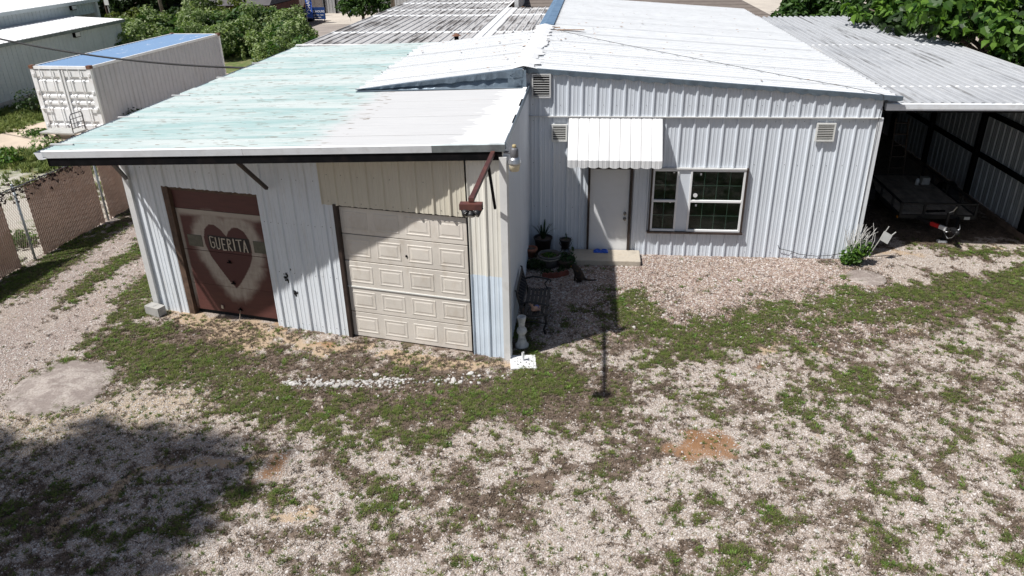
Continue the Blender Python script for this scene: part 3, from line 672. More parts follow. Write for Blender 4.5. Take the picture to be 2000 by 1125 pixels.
# ================================================================== the house
house = thing('metal_house', 'grey ribbed metal house with white roof, white awning and double window', 'house', (3.75, 8, 0))
zr = lambda x: 4.25 - .0758*x
HX = 7.5
DOOR = (1.43, 2.43, -.1, 2.12); WIN = (2.84, 4.96, .565, 2.125)
panels(house, (0, 0, 0), UX, UZ, -UY, HX, -.02, 3.30, 'wall_grey', PBR, .915, (DOOR, WIN))
panels(house, (0, -.034, 0), UX, UZ, -UY, HX+.02, 3.255, lambda u: zr(u)-.02, 'wall_grey', PBR, .915, name='gable_panel')
MB().bar((0, -.055, 3.25), (HX+.03, -.055, 3.25), .05, .022).build('drip_trim', 'trim_grey', house)
screws(house, (0, -.038, 0), UX, UZ, -UY, [i*.305+.19 for i in range(24)], (3.50,)); screws(house, (0, -.002, 0), UX, UZ, -UY, [i*.305+.19 for i in range(24) if not 1.3 < i*.305+.19 < 5.0], (.12, 1.15, 2.2, 3.15))
for x0 in (-.0, HX): MB().box((x0+(.02 if x0 else .0), -.03, 1.63), (.11, .055, 3.24)).build('corner_trim', 'trim_white' if x0 else 'wall_grey', house)
panels(house, (HX, 0, 0), UY, UZ, UX, 17.6, 0, 3.55, 'wall_grey'); panels(house, (0, 17.6, 0), UX, UZ, UY, HX, 0, 3.5, 'wall_grey')
panels(house, (0, 7, 0), UY, UZ, -UX, 10.6, 0, 4.1, 'wall_grey')
# right roof slope: sheets run down from the ridge, ribs along X
L_r = math.hypot(7.78, .0758*7.78); VR = Vector((7.78, 0, -.0758*7.78)).normalized(); NR = Vector((.0758, 0, 1)).normalized()
panels(house, (0, -.095, 4.27), UY, VR, NR, 18.0, .0, L_r, 'roof_white', RIBV, .915, name='roof_panel', lift=.005, vseg=1, jit=.03)
# short left slope lapping over the lean-to roof
ZL = 3.865; LLn = math.hypot(3.62, 4.27-ZL); VL = Vector((-3.62, 0, ZL-4.27)).normalized(); NL = Vector((VL.z, 0, -VL.x)).normalized()
panels(house, (0, -.34, 4.27), UY, VL, NL, 6.75, 0, lambda u: LLn + .05*math.sin(u*9) + .04*math.sin(u*23), 'roof_white', RIBV, .915, name='roof_panel', lift=.005)
# rake flashing, dented
mbf = MB(); prev = None
for k in range(75):
    x = k/74*7.86; z = zr(x)+.055; dz = .105 + .02*math.sin(k*2.1)*(1 if k % 3 else .3) + random.uniform(-.012, .012); dy = random.uniform(-.012, .012)
    cur = [(x, -.085, z+.004), (x, -.115+dy*.3, z-.004), (x, -.106+dy*.5, z-dz), (x, -.095+dy*.5, z-dz+.006)]
    if prev:
        for j in range(3): mbf.poly([prev[j], cur[j], cur[j+1], prev[j+1]])
    prev = cur
mbf.build('rake_flashing', 'galv', house)
mbf = MB(); prev = None
for k in range(46):
    t = k/45; x = -3.62*t; z = 4.33 - (4.33-ZL-.03)*t; lo = 3.93 + (x-.1)*.0247 + .02
    d1 = random.uniform(-.03, .012); dy = random.uniform(-.02, .02)
    zm = z-.03 - max(.0, (z-lo)*.35) + d1*(1-t)
    cur = [(x, -.30, z), (x, -.375+dy*.4, z-.012), (x, -.36+dy, max(zm, lo+.02)), (x, -.30+dy*.3, max(lo+.015, zm-.05*(1-t))), (x, -.345, lo), (x, -.5, lo+.002)]
    if prev:
        for j in range(5): mbf.poly([prev[j], cur[j], cur[j+1], prev[j+1]])
    prev = cur
mbf.build('valley_flashing', 'galv', house)
# ridge: sealed cap in front, blue flashing behind
mbf = MB(); prev = None
for k in range(60):
    y = -.2 + k/59*7.6; wl = .26 + random.uniform(-.07, .09); wr = .24 + random.uniform(-.07, .10); h = .062
    cur = [(-wl, y, 4.27-wl*.108+h*.72), (-.09, y, 4.27+h), (0, y, 4.29+h), (.09, y, 4.275+h), (wr, y, 4.27-wr*.0758+h*.72)]
    if prev:
        for j in range(4): mbf.poly([prev[j], cur[j], cur[j+1], prev[j+1]])
    prev = cur
mbf.build('ridge_seal', 'sealant', house)
mbf = MB()
for x0, x1, z0, z1 in ((-.22, .0, 4.24, 4.345), (.0, .26, 4.345, 4.32)): mbf.poly([(x0, 7.35, z0), (x1, 7.35, z1), (x1, 17.9, z1), (x0, 17.9, z0)])
mbf.poly([(-.22, 7.35, 4.24), (-.22, 17.9, 4.24), (-.24, 17.9, 3.85), (-.24, 7.35, 3.85)]); mbf.build('ridge_flashing', 'ridge_blue', house)
mbf = MB()   # torn galvanised corner at the ridge end
for k in range(9):
    a = Vector((random.uniform(-.28, .06), -.42+random.uniform(-.05, .02), random.uniform(4.0, 4.28))); e = .1
    mbf.poly([a + Vector((random.uniform(-e, e), random.uniform(-.04, .0), random.uniform(-e, e))) for q in range(3)])
mbf.poly([(-.32, -.36, 3.94), (.08, -.38, 3.95), (.07, -.37, 4.30), (-.32, -.35, 4.27)]); mbf.build('corner_flashing', 'galv', house)
for (x, y, l) in ((.75, 6.6, .9), (.35, 6.95, .25)):
    MB().box((x, y, zr(x)+.07), (l, .045, .02), rz=-.08).build('leaf_line', 'leaf_debris', house)
lit_ = MB(); rr = random.Random(21)
for k in range(170):
    x = rr.uniform(-3.3, 7.4) if k < 120 else rr.uniform(-1.2, 1.6); y = rr.uniform(0, 15) if k < 120 else rr.uniform(.2, 7); z = (zr(x) if x > 0 else 4.27+x*.112) + (.062 if x > 0 else .066); a = rr.uniform(0, 3.14); l_ = rr.uniform(.02, .075); w_ = l_*rr.uniform(.25, .5)
    d = Vector((math.cos(a), math.sin(a)*.5, 0)); e = Vector((-math.sin(a), math.cos(a), 0)); c_ = Vector((x, y, z)); lit_.poly([c_-d*l_, c_+e*w_+UZ*.008, c_+d*l_, c_-e*w_])
lit_.build('leaf_litter', 'leaf_debris', house, kind='stuff')
# louvre vents
def vent(x0, x1, z0, z1, y, mt, n, back):
    f = MB(); w_ = .03
    f.box(((x0+x1)/2, y, z0+w_/2), (x1-x0, .05, w_)); f.box(((x0+x1)/2, y, z1-w_/2), (x1-x0, .05, w_))
    f.box((x0+w_/2, y, (z0+z1)/2), (w_, .05, z1-z0-2*w_)); f.box((x1-w_/2, y, (z0+z1)/2), (w_, .05, z1-z0-2*w_))
    v = f.build('louvre_vent', mt, house)
    MB().box(((x0+x1)/2, y+.018, (z0+z1)/2), (x1-x0-.04, .006, z1-z0-.04)).build('backing', back, v)
    first = None
    for k in range(n):
        z = z0+w_ + (k+.5)*(z1-z0-2*w_)/n
        if first is None:
            first = MB().box(((x0+x1)/2, y-.008, z), (x1-x0-2*w_-.004, .030, .006), rx=-.55).build('slat', mt, v); zf = z
        else: c = dup(first, v, first.location + Vector((0, 0, z-zf)))
    return v
vent(.17, .58, 3.66, 4.17, -.085, 'trim_grey', 9, 'interior_dark'); vent(.60, .94, 2.70, 3.08, -.06, 'vent_white', 8, 'interior_dark'); vent(6.24, 6.63, 2.75, 3.14, -.06, 'vent_white', 9, 'interior_dark')
# front door
dr = MB().box((1.925, -.005, 1.055), (.895, .045, 2.03)).build('door', 'white_paint', house); bev(dr, .006)
for zc in (.90, 1.03):
    q = MB().tube([(2.29, -.027, zc), (2.29, -.045, zc)], .034, 14).tube([(2.29, -.045, zc), (2.29, -.075, zc)], .014, 10).tube([(2.29, -.075, zc), (2.29, -.082, zc), (2.29, -.112, zc), (2.29, -.12, zc)], [.018, .03, .03, .018], 14)
    q.build('door_knob' if zc < 1 else 'deadbolt', 'knob_metal', dr, True)
fr_ = MB().box((1.455, -.03, 1.06), (.05, .13, 2.13)).box((2.405, -.03, 1.06), (.05, .13, 2.13)).box((1.93, -.03, 2.105), (.9, .13, .045)); fr_.build('door_frame', 'dark_brown', house)
MB().box((1.93, -.035, .025), (.9, .15, .035)).build('threshold', 'lamp_alu', house)
for zc in (.35, 1.05, 1.75): MB().box((1.482, -.045, zc), (.012, .02, .09)).build('hinge', 'vent_white', house)
# windows
def window(x0, x1, cols):
    z0, z1 = .615, 2.085; y = -.02; fw_ = .045
    f = MB()
    f.box(((x0+x1)/2, y, z0+fw_/2), (x1-x0, .075, fw_)).box(((x0+x1)/2, y, z1-fw_/2), (x1-x0, .075, fw_))
    f.box((x0+fw_/2, y, (z0+z1)/2), (fw_, .075, z1-z0-2*fw_)).box((x1-fw_/2, y, (z0+z1)/2), (fw_, .075, z1-z0-2*fw_))
    zm = 1.345; f.box(((x0+x1)/2, y-.006, zm), (x1-x0-2*fw_, .07, .05))
    wdw = f.build('window', 'white_paint', house); bev(wdw, .004)
    for a, b_ in ((z0+fw_, zm-.025), (zm+.025, z1-fw_)):
        MB().box(((x0+x1)/2, y+.012, (a+b_)/2), (x1-x0-2*fw_, .004, b_-a)).build('pane', 'glass', wdw)
        mt_ = MB(); mt_.box(((x0+x1)/2, y+.022, (a+b_)/2), (x1-x0-2*fw_, .008, .016))
        for k in range(1, cols): mt_.box((x0+fw_ + k*(x1-x0-2*fw_)/cols, y+.0235, (a+b_)/2), (.016, .008, b_-a))
        mt_.build('muntins', 'muntin', wdw)
    bl = MB(); k = 0; z = z0+.05
    while z < z1-.04: bl.box(((x0+x1)/2, y+.085, z), (x1-x0-.06, .03, .0025), rx=.5+random.uniform(-.1, .1)); z += .027
    bl.build('blind', 'blind', wdw, kind='stuff')
    return wdw
w1 = window(2.875, 3.45, 2); w2 = window(3.70, 4.905, 4)
MB().box((3.575, -.012, 1.35), (.25, .05, 1.47)).build('mullion_panel', 'wall_grey', house)
tr_ = MB().box((2.855, -.04, 1.35), (.035, .09, 1.56)).box((4.928, -.04, 1.35), (.035, .09, 1.56)).box((3.89, -.05, .592), (2.15, .12, .035)); tr_.build('window_trim', 'dark_brown', house)
MB().box((3.89, -.035, 2.105), (2.03, .08, .03)).build('window_head', 'trim_grey', house)
MB().tube([(3.84, -.05, 1.49), (3.84, -.058, 1.49)], .048, 16).build('round_sticker', 'white_bright', w2)
for (x, z, ww) in ((3.93, 1.97, w2), (3.88, 1.24, w2), (3.34, 2.0, w1), (3.30, 1.30, w1)): MB().box((x, -.014, z), (.04, .003, .05 if ww == w2 else .025)).build('paper_tag', 'white_bright', ww)
MB().box((3.75, 2.2, 1.8), (7.2, .02, 3.4)).build('inner_wall', 'interior_dark', house)
# awning: sheet panels on the slope, scalloped valance, side wings
AY, AZ0, AZ1 = -.66, 3.235, 2.435; sl_ = Vector((0, AY+.04, AZ1-AZ0)); LS = sl_.length; VS = sl_.normalized(); NS = Vector((0, VS.z, -VS.y)).normalized()
if NS.y > 0: NS = -NS
first = None
for k in range(9):
    x0 = .975 + k*.2255; mbp = MB().sheet((x0, -.04, AZ0), UX, VS, NS, prof(AWN, 0, .225), 0, LS)
    pp = prof(AWN, 0, .225); fv = lambda u: -.135 - .03*math.sin(math.pi*min(1, max(0, u/.225)))
    mbp.sheet((x0, AY, AZ1), UX, UZ, -UY, pp, fv, .012)
    if first is None:
        aw = thing('awning', 'white scalloped metal awning over the front door', 'awning', (1.99, -.05, 3.2)); first = mbp.build('awning_panel', 'white_bright', aw); fx = x0
    else: dup(first, aw, Vector((x0-fx, 0, 0)))
for x in (.978, 3.0): MB().poly([(x, -.04, AZ0-.01), (x, AY, AZ1), (x, AY, AZ1-.13), (x, -.04, AZ1+.3)]).build('side_wing', 'white_bright', aw)
MB().bar((.98, -.036, AZ0-.02), (3.0, -.036, AZ0-.02), .03, .02).build('wall_rail', 'trim_grey', aw)
MB().bar((.99, AY+.03, AZ1-.02), (2.99, AY+.03, AZ1-.02), .02).build('front_rail', 'lamp_alu', aw)

# ================================================================== lean-to garage
gar = thing('lean_to_garage', 'white metal lean-to garage with mint green roof and two roll doors', 'garage', (-3.6, 0, 0))
GA, GB = Vector((.09, -4.93, 0)), Vector((-7.34, -3.46, 0)); GU = (GB-GA).normalized(); GN = Vector((GU.y, -GU.x, 0))
if GN.y > 0: GN = -GN
GW = (GB-GA).length
zg = lambda x: 3.93 + (x-.1)*.0247
ztop = lambda u: zg((GA+GU*u).x) - .05
gp_ = lambda u, z, d=0: GA + GU*u + UZ*z + GN*d
RD = (4.74, 6.80, -.1, 2.74); CD = (.64, 3.17, -.1, 2.68)
panels(gar, GA, GU, UZ, GN, .64, 1.56, ztop, 'wall_cream', PBR, .32, start=0.0)
panels(gar, GA+GN*.006, GU, UZ, GN, .64, -.02, 1.60, 'wall_blue', PBR, .7, start=0.0)
panels(gar, GA, GU, UZ, GN, 4.74, -.02, ztop, 'wall_white', PBR, .915, start=3.17)
panels(gar, GA, GU, UZ, GN, 6.80, lambda u: 2.72 - .02*((u*3.28) % 1), ztop, 'wall_white', PBR, .915, start=4.74)
panels(gar, GA, GU, UZ, GN, GW, -.02, ztop, 'wall_white', PBR, .915, start=6.80)
panels(gar, GA+GN*.02, GU, UZ, GN, 3.38, lambda u: 2.655 - .012*((u*3.28) % 1), ztop, 'beige', PBR, .915, start=.66, name='header_panel')
screws(gar, GA+GN*.022, GU, UZ, GN, [i*.305+.19 for i in range(2, 11)], (2.72, 3.2)); screws(gar, GA+GN*.002, GU, UZ, GN, [i*.305+.19 for i in range(11, 24)], (3.05,)); screws(gar, GA+GN*.002, GU, UZ, GN, [i*.152+.1 for i in range(21, 31)], (.12, 1.2, 2.2))
# side and rear walls
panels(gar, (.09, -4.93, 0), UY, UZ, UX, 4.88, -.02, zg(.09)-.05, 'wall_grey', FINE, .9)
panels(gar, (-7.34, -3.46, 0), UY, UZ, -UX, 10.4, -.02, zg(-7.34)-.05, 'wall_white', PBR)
panels(gar, (-7.34, 6.95, 0), UX, UZ, UY, 7.3, 0, 3.7, 'wall_white', PBR)
MB().box(gp_(.0, 1.85, .0)+Vector((.0, .0, .0)), (.12, .12, 3.76), rz=math.atan2(GU.y, GU.x)).build('corner_post', 'trim_grey', gar)
MB().box(gp_(GW, 1.78, .0), (.13, .13, 3.62), rz=math.atan2(GU.y, GU.x)).build('corner_post', 'trim_grey', gar)
# roof sheets
VG = Vector((-7.85, 0, -.0247*7.85)).normalized(); NG_ = Vector((-.0247, 0, 1)).normalized(); LG = 7.85/abs(VG.x)
panels(gar, (.1, -4.98, 3.93), UY, VG, NG_, 12.05, 0, LG, 'roof_mint', CORR, .684, name='roof_panel', lift=.010, jit=.035)
MB().poly([(.08, -4.9, 3.90), (-7.6, -4.9, 3.70), (-7.6, 6.9, 3.70), (.08, 6.9, 3.90)]).build('roof_deck', 'interior_dark', gar)
for k, y in enumerate((-4.6, -2.55, -.45, 1.75, 3.9)):     # purlin clips poking out along the eave
    MB().box((-7.62, y, zg(-7.62)+.028), (.42, .045, .022)).build('eave_clip', 'trim_grey', gar)
# rake fascia (three lengths, last one galvanised) and black beam below
zf_ = lambda x: zg(x)+.028
for a, b_, mt_ in ((-7.74, -4.2, 'trim_white'), (-4.195, -1.05, 'trim_white'), (-1.045, .12, 'galv_dark')):
    MB().poly([(a, -4.985, zf_(a)), (b_, -4.985, zf_(b_)), (b_, -5.0, zf_(b_)-.02), (a, -5.0, zf_(a)-.02)]).poly([(a, -5.0, zf_(a)-.02), (b_, -5.0, zf_(b_)-.02), (b_, -4.99, zf_(b_)-.135), (a, -4.99, zf_(a)-.135)]).build('fascia', mt_, gar)
MB().box((.128, -2.5, zg(.1)-.02), (.015, 4.9, .11)).build('side_fascia', 'galv', gar)
ey = MB()    # small eave gutter along the left edge
ey.sheet((-7.80, -5.02, zg(-7.8)-.12), UY, Vector((-.35, 0, 1)).normalized(), -UX, [(0, 0), (12.0, 0)], 0, .13); ey.sheet((-7.80, -5.02, zg(-7.8)-.12), UY, UX, -UZ, [(0, 0), (12, 0)], 0, .09)
ey.poly([(-7.855, -5.02, zg(-7.8)), (-7.80, -5.02, zg(-7.8)-.12), (-7.71, -5.02, zg(-7.8)-.12), (-7.71, -5.02, zg(-7.8))]); ey.build('eave_gutter', 'trim_white', gar)
MB().bar((-7.68, -4.93, zg(-7.68)-.175), (.07, -4.93, zg(.07)-.175), .09, .15).build('rake_beam', 'steel_black', gar)
for k in range(6):
    y = -3.0+k*1.95; MB().bar((-7.6, y, zg(-7.6)-.10), (.0, y, zg(0)-.10), .05, .1).build('rafter', 'steel_black', gar)
MB().bar((-6.6, -4.88, 3.55), (-7.30, -3.56, 2.84), .055).build('roof_brace', 'dark_brown', gar); MB().bar((-4.4, -4.88, 3.60), (-4.27, -4.16, 2.88), .055).build('roof_brace', 'dark_brown', gar)  # braces darker than the red-brown arm: eave shade put into their colour
# cream sectional door
cd = MB().box(gp_((CD[0]+CD[1])/2, 1.31, -.10), (2.6, .02, 2.72), rz=math.atan2(GU.y, GU.x)).build('garage_door', 'interior_dark', gar, label='cream sectional garage door with raised panels')
SH = 2.62/5; rzG = math.atan2(GU.y, GU.x)
sec0 = None
for k in range(5):
    zc = .01 + SH*(k+.5); tilt = random.uniform(-.006, .006)
    o = bev(MB().box(gp_((.70+3.10)/2, zc, -.055+tilt), (2.40, .045, SH-.014), rz=rzG).build('door_section', 'cream_paint', cd), .006)
    for c in range(4):
        uc = .70 + .60*(c+.5); pw, ph = .47, .335
        rp = MB()
        # recessed moulding ring and raised field
        def ringpts(w2_, h2_, d): return [gp_(uc+sx*w2_/2, zc+sz*h2_/2, d+tilt) for sx, sz in ((-1, -1), (1, -1), (1, 1), (-1, 1))]
        levels = [(pw, ph, -.0318), (pw-.012, ph-.012, -.027), (pw-.05, ph-.05, -.0265), (pw-.062, ph-.062, -.031), (pw-.115, ph-.115, -.031), (pw-.15, ph-.15, -.0262)]
        rr_ = [rp.pts(ringpts(*l)) for l in levels]
        for a, b_ in zip(rr_, rr_[1:]):
            for j in range(4): rp.f.append((a+j, a+(j+1) % 4, b_+(j+1) % 4, b_+j))
        rp.f.append(tuple(rr_[-1]+j for j in range(4))); rp.build('raised_panel', 'cream_paint', cd)
MB().bar(gp_(.70, .01+SH*2+.004, -.028), gp_(3.1, .01+SH*2+.004, -.028), .02, .022).build('weather_strip', 'vent_white', cd)
MB().tube([gp_(1.86, 1.79, -.034), gp_(1.86, 1.79, -.022)], .022, 10).build('lock', 'steel_black', cd)
MB().box(gp_(3.135, 1.33, -.01), (.07, .12, 2.68), rz=rzG).build('door_jamb', 'dark_brown', gar); MB().box(gp_(.655, 1.33, -.03), (.04, .08, 2.66), rz=rzG).build('door_jamb', 'steel_black', gar)
MB().box(gp_(1.9, 2.66, -.03), (2.45, .06, .07), rz=rzG).build('door_head', 'interior_dark', gar)
# red painted door: heart, halo and frame line are paint on its sections
HEART = [(0, .66), (.12, .82), (.32, .95), (.55, .97), (.80, .86), (.96, .62), (1.0, .35), (.95, .05), (.80, -.2), (.5, -.55), (.2, -.85), (0, -1.0), (-.25, -.78), (-.55, -.42), (-.85, -.05), (-1.0, .3), (-1.02, .55), (-.92, .82), (-.7, .98), (-.45, .98), (-.22, .86), (-.08, .72)]
def heart_sd(u, z):
    x = (5.63-u)/.515; y = (z-1.335)/.66
    px_ = np.array([q[0] for q in HEART])*.515; py_ = np.array([q[1] for q in HEART])*.66; x = x*.515; y = y*.66
    d = np.full(x.shape, 9.); ins = np.zeros(x.shape, bool)
    for i in range(len(HEART)):
        ax, ay = px_[i], py_[i]; bx, by = px_[(i+1) % len(HEART)], py_[(i+1) % len(HEART)]
        t = np.clip(((x-ax)*(bx-ax)+(y-ay)*(by-ay))/((bx-ax)**2+(by-ay)**2), 0, 1); d = np.minimum(d, np.hypot(x-ax-t*(bx-ax), y-ay-t*(by-ay)))
        c = ((ay > y) != (by > y)) & (x < (bx-ax)*(y-ay)/(by-ay+1e-12)+ax); ins ^= c
    return np.where(ins, -d, d)
m_, nt, b = newmat('door_red'); at = N(nt, 'ShaderNodeAttribute', attribute_name='paint'); p = pos(nt)
nn = noise(nt, scaled(nt, p, (1, 1, 6)), 3, 5); sc = N(nt, 'ShaderNodeSeparateColor'); link(nt, at.outputs['Color'], sc.inputs[0])
red = mixc(nt, nn, (.075, .028, .024), (.135, .047, .038)); col = mixc(nt, sc.outputs[0], red, mixc(nt, nn, (.38, .32, .27), (.54, .47, .39))); col = mixc(nt, sc.outputs[1], col, (.085, .026, .024)); col = mixc(nt, sc.outputs[2], col, (.018, .013, .012))
link(nt, col, b.inputs['Base Color']); b.inputs['Roughness'].default_value = .6
MB().box(gp_(5.77, 1.4, -.16), (2.1, .02, 2.9), rz=rzG).build('door_backing', 'interior_dark', gar)
rd = None
for k, (z0, z1) in enumerate(((.10, .685), (.69, 1.415), (1.425, 2.265), (2.275, 2.66))):
    nu, nz = 130, int((z1-z0)/.0155); uu, zz = np.meshgrid(np.linspace(4.77, 6.68, nu), np.linspace(z0, z1, nz), indexing='ij')
    sd = heart_sd(uu, zz); wob = (fbm(uu, zz, 7, 5)-.5)*.10
    halo = 1-ss(np.abs(sd-.0)+wob*1.3-.05*(zz < 1.2)*(uu < 5.5), .14, .36); halo = np.where(sd < 0, 0, halo*(.75+.5*(fbm(uu*3, zz*.8, 9, 33)-.2)))
    frame = np.maximum((1-ss(2.265-zz+wob*.5, .06, .17))*(zz < 2.27), (1-ss(6.68-uu+wob*.3, .035, .09))*(zz < 2.27)*ss(zz, .0, .6))
    cream = np.clip(np.maximum(halo*1.0, frame), 0, 1)*.95
    heart = (sd < .0).astype(float); hw = (fbm(uu, zz, 30, 9)-.5)*.03*(zz < 1.0); heart = 1-ss(sd+hw, -.008, .008)
    box = ss(uu, 5.13, 5.145)*(1-ss(uu, 6.06, 6.075))*ss(zz, 1.475, 1.49)*(1-ss(zz, 1.76, 1.775)); box = np.clip(box, 0, 1)
    P = np.array([gp_(float(a), float(c), -.075) for a, c in zip(uu.reshape(-1), zz.reshape(-1))])
    ids = (np.arange(nu-1)[:, None]*nz + np.arange(nz-1)[None, :]).reshape(-1); fq = np.stack([ids, ids+nz, ids+nz+1, ids+1], -1)
    mbd = MB(); mbd.v = [tuple(q) for q in P]; mbd.f = [tuple(q) for q in fq.tolist()]
    # returns, so a section has real thickness
    for za, zb in ((z0, z0), (z1, z1)): mbd.poly([gp_(4.77, za, -.0752), gp_(6.68, za, -.0752), gp_(6.68, zb, -.12), gp_(4.77, zb, -.12)])
    if rd is None:
        o = rd = mbd.build('garage_door', 'door_red', gar, label='dark red garage door painted with a heart and lettering')
    else: o = mbd.build('door_section', 'door_red', rd)
    att = o.data.attributes.new('paint', 'FLOAT_COLOR', 'POINT'); cc = np.zeros((len(o.data.vertices), 4), np.float32)
    cc[:nu*nz, 0] = cream.reshape(-1); cc[:nu*nz, 1] = heart.reshape(-1); cc[:nu*nz, 2] = box.reshape(-1); cc[:, 3] = 1; att.data.foreach_set('color', cc.reshape(-1))
# hand painted letters
GL = {'G': [[(.9, .95), (.2, 1), (.0, .9), (.08, .1), (.55, 0), (.95, .15), (.9, .5), (.5, .5)]], 'U': [[(0, 1), (.05, .1), (.4, 0), (.8, .1), (.9, 1)]], 'E': [[(.9, .97), (.1, 1), (.05, .5), (.1, 0), (.9, .02)], [(.05, .52), (.7, .5)]], 'R': [[(.05, 0), (.1, 1), (.75, .95), (.85, .68), (.15, .48), (.95, 0)]], 'I': [[(.4, 1), (.5, 0)]], 'T': [[(-.1, .97), (1.1, 1)], [(.5, 1), (.55, 0)]], 'A': [[(0, 0), (.5, 1.02), (1.0, 0)], [(.2, .38), (.82, .38)]]}
ut = 6.02; lw = .021
for ch in 'GUERITA':
    wch = .05 if ch == 'I' else .094+random.uniform(-.008, .008); mbl = MB()
    for st in GL[ch]:
        pts_ = [gp_(ut - a*wch, 1.495 + c*.235*(1+.0*a) + .012*math.sin(ut*40), -.068) for a, c in st]
        for a, b_ in zip(pts_, pts_[1:]): mbl.bar(a - (b_-a).normalized()*lw*.3, b_ + (b_-a).normalized()*lw*.3, lw*random.uniform(.8, 1.15), .006, upv=GN)
    mbl.build('letter', 'letter_cream', rd); ut -= wch + .038
for u0, u1 in ((6.21, 6.53), (4.79, 5.05)): MB().box(gp_((u0+u1)/2, 1.62, -.07), (u1-u0, .01, .235), rz=rzG).build('door_window', 'pane_dirty', rd)
for u0, z0 in ((5.66, 1.23), (5.66, .78), (5.62, .2)):
    MB().bar(gp_(u0-.05, z0, -.05), gp_(u0+.05, z0, -.05), .018).tube([gp_(u0, z0, -.07), gp_(u0, z0+.05, -.045)], .014, 8).build('door_handle', 'steel_black', rd)
MB().box(gp_(6.04, .22, -.055), (.05, .02, .07), rz=rzG).build('latch_plate', 'lamp_alu', rd)
MB().box(gp_(6.76, 1.34, -.06), (.13, .14, 2.75), rz=rzG).build('door_jamb', 'wood_frame', gar); MB().box(gp_(5.75, 2.70, -.09), (2.0, .08, .12), rz=rzG).build('door_head', 'wood_frame', gar)
MB().tube([gp_(5.62, .2, -.04), gp_(5.60, .06, .04), gp_(5.58, .02, .15), gp_(5.62, .012, .35), gp_(5.70, .012, .5)], .008, 5).build('pull_rope', 'rope_tan', gar)
mbs = MB()
for (u0, z0, n_, s_) in ((4.37, 1.09, 26, .05), (4.33, 1.16, 8, .08), (4.23, .78, 18, .045)):
    for k in range(n_):
        a = gp_(u0+random.gauss(0, s_*.6), z0+random.gauss(0, s_), .008); r_ = random.uniform(.006, .022); mbs.poly([a + GU*(r_*math.cos(t)) + UZ*(r_*1.3*math.sin(t)) for t in [q*math.pi/3 for q in range(6)]])
mbs.build('spray_mark', 'black_spray', gar, kind='stuff')

# ================================================================== floodlight outrigger and yard light
fl = thing('floodlight_arm', 'red steel outrigger arm with three black floodlights at garage corner', 'floodlight', (-.07, -4.95, 3.78))
MB().bar((-.07, -4.99, 3.80), (-.09, -7.18, 3.77), .062).build('arm', 'steel_brown', fl); MB().bar((-.07, -5.55, 3.75), (-.06, -5.0, 2.88), .04).build('brace', 'steel_black', fl)
MB().box((-.09, -7.20, 3.735), (.30, .12, .012)).box((-.09, -7.26, 3.70), (.30, .012, .075)).box((-.09, -7.14, 3.70), (.30, .012, .075)).box((-.09, -7.14, 3.78), (.07, .1, .05)).build('mount_plate', 'steel_brown', fl)
for dx, ax in ((-.12, -.9), (0, 0), (.13, .9)):
    q = Matrix.Rotation(ax, 3, 'Y') @ Matrix.Rotation(2.5, 3, 'X')
    h_ = MB().lathe((-.09+dx, -7.21, 3.66), [(.018, -.03), (.026, 0), (.03, .02), (.05, .07), (.056, .10), (.05, .103)], 14, q).build('lamp_head', 'iron_black', fl, True)
    MB().lathe((-.09+dx, -7.21, 3.66), [(.047, .1035), (.047, .106)], 14, q).build('lens', 'lens_glass', h_)
yl = thing('yard_light', 'dusk to dawn yard light with cream lens by the roof corner', 'lamp', (.13, -4.93, 3.8))
MB().tube([(.10, -4.93, 3.80), (.16, -4.94, 3.80), (.2, -4.95, 3.79)], .022, 8).build('arm', 'lamp_grey', yl)
MB().lathe((.265, -4.96, 3.73), [(.062, 0), (.066, .02), (.064, .12), (.05, .15), (.02, .155)], 18).build('housing', 'lamp_grey', yl, True)
MB().lathe((.265, -4.96, 3.62), [(.10, 0), (.105, .02), (.09, .08), (.07, .11)], 22).build('reflector', 'lamp_alu', yl)
MB().lathe((.265, -4.96, 3.50), [(.055, 0), (.075, .008), (.092, .10), (.094, .12)], 20).build('lens', 'lamp_lens', yl, True)
MB().lathe((.265, -4.96, 3.884), [(.03, 0), (.033, .01), (.033, .035), (.026, .045)], 14).build('photocell', 'photocell', yl, True)

# ================================================================== rear building roof behind the lean-to
rb = thing('rear_shed', 'low shed with weathered streaky grey and white ribbed roof', 'shed', (-4, 15, 0))
zs = lambda y: 3.74
panels(rb, (-7.72, 7.06, 3.745), UX, UY, UZ, 7.45, 0, lambda u: 16.5 if u < 5.35 else 11.9, 'roof_dirty', PBR, .915, name='roof_panel', lift=.005)
panels(rb, (-7.55, 7.1, 0), UY, UZ, -UX, 16.3, 0, 3.7, 'wall_white'); panels(rb, (-7.5, 23.4, 0), UX, UZ, UY, 7.2, 0, 3.7, 'wall_white'); panels(rb, (-.3, 7.1, 0), UY, UZ, UX, 11.8, 0, 3.7, 'wall_white')
mbf = MB(); prev = None
for k in range(40):
    x = -7.75 + k/39*4.3; d = random.uniform(0, .09); cur = [(x, 6.98, 3.80), (x, 7.08+d, 3.822), (x, 7.2+d, 3.785)]
    if prev:
        for j in range(2): mbf.poly([prev[j], cur[j], cur[j+1], prev[j+1]])
    prev = cur
mbf.build('end_flashing', 'trim_grey', rb)
MB().box((-2.0, 21.5, 3.9), (.18, 4.6, .55)).build('parapet', 'trim_grey', rb)
vp = thing('vent_pipe', 'dark capped vent pipe standing up from the shed roof', 'vent pipe', (-2.75, 7.5, 3.75))
MB().lathe((-2.75, 7.5, 3.74), [(.07, 0), (.07, .26)], 12).build('pipe', 'steel_black', vp, True); MB().lathe((-2.75, 7.5, 4.0), [(.15, 0), (.13, .015), (.03, .07)], 12).build('cap', 'rust', vp)

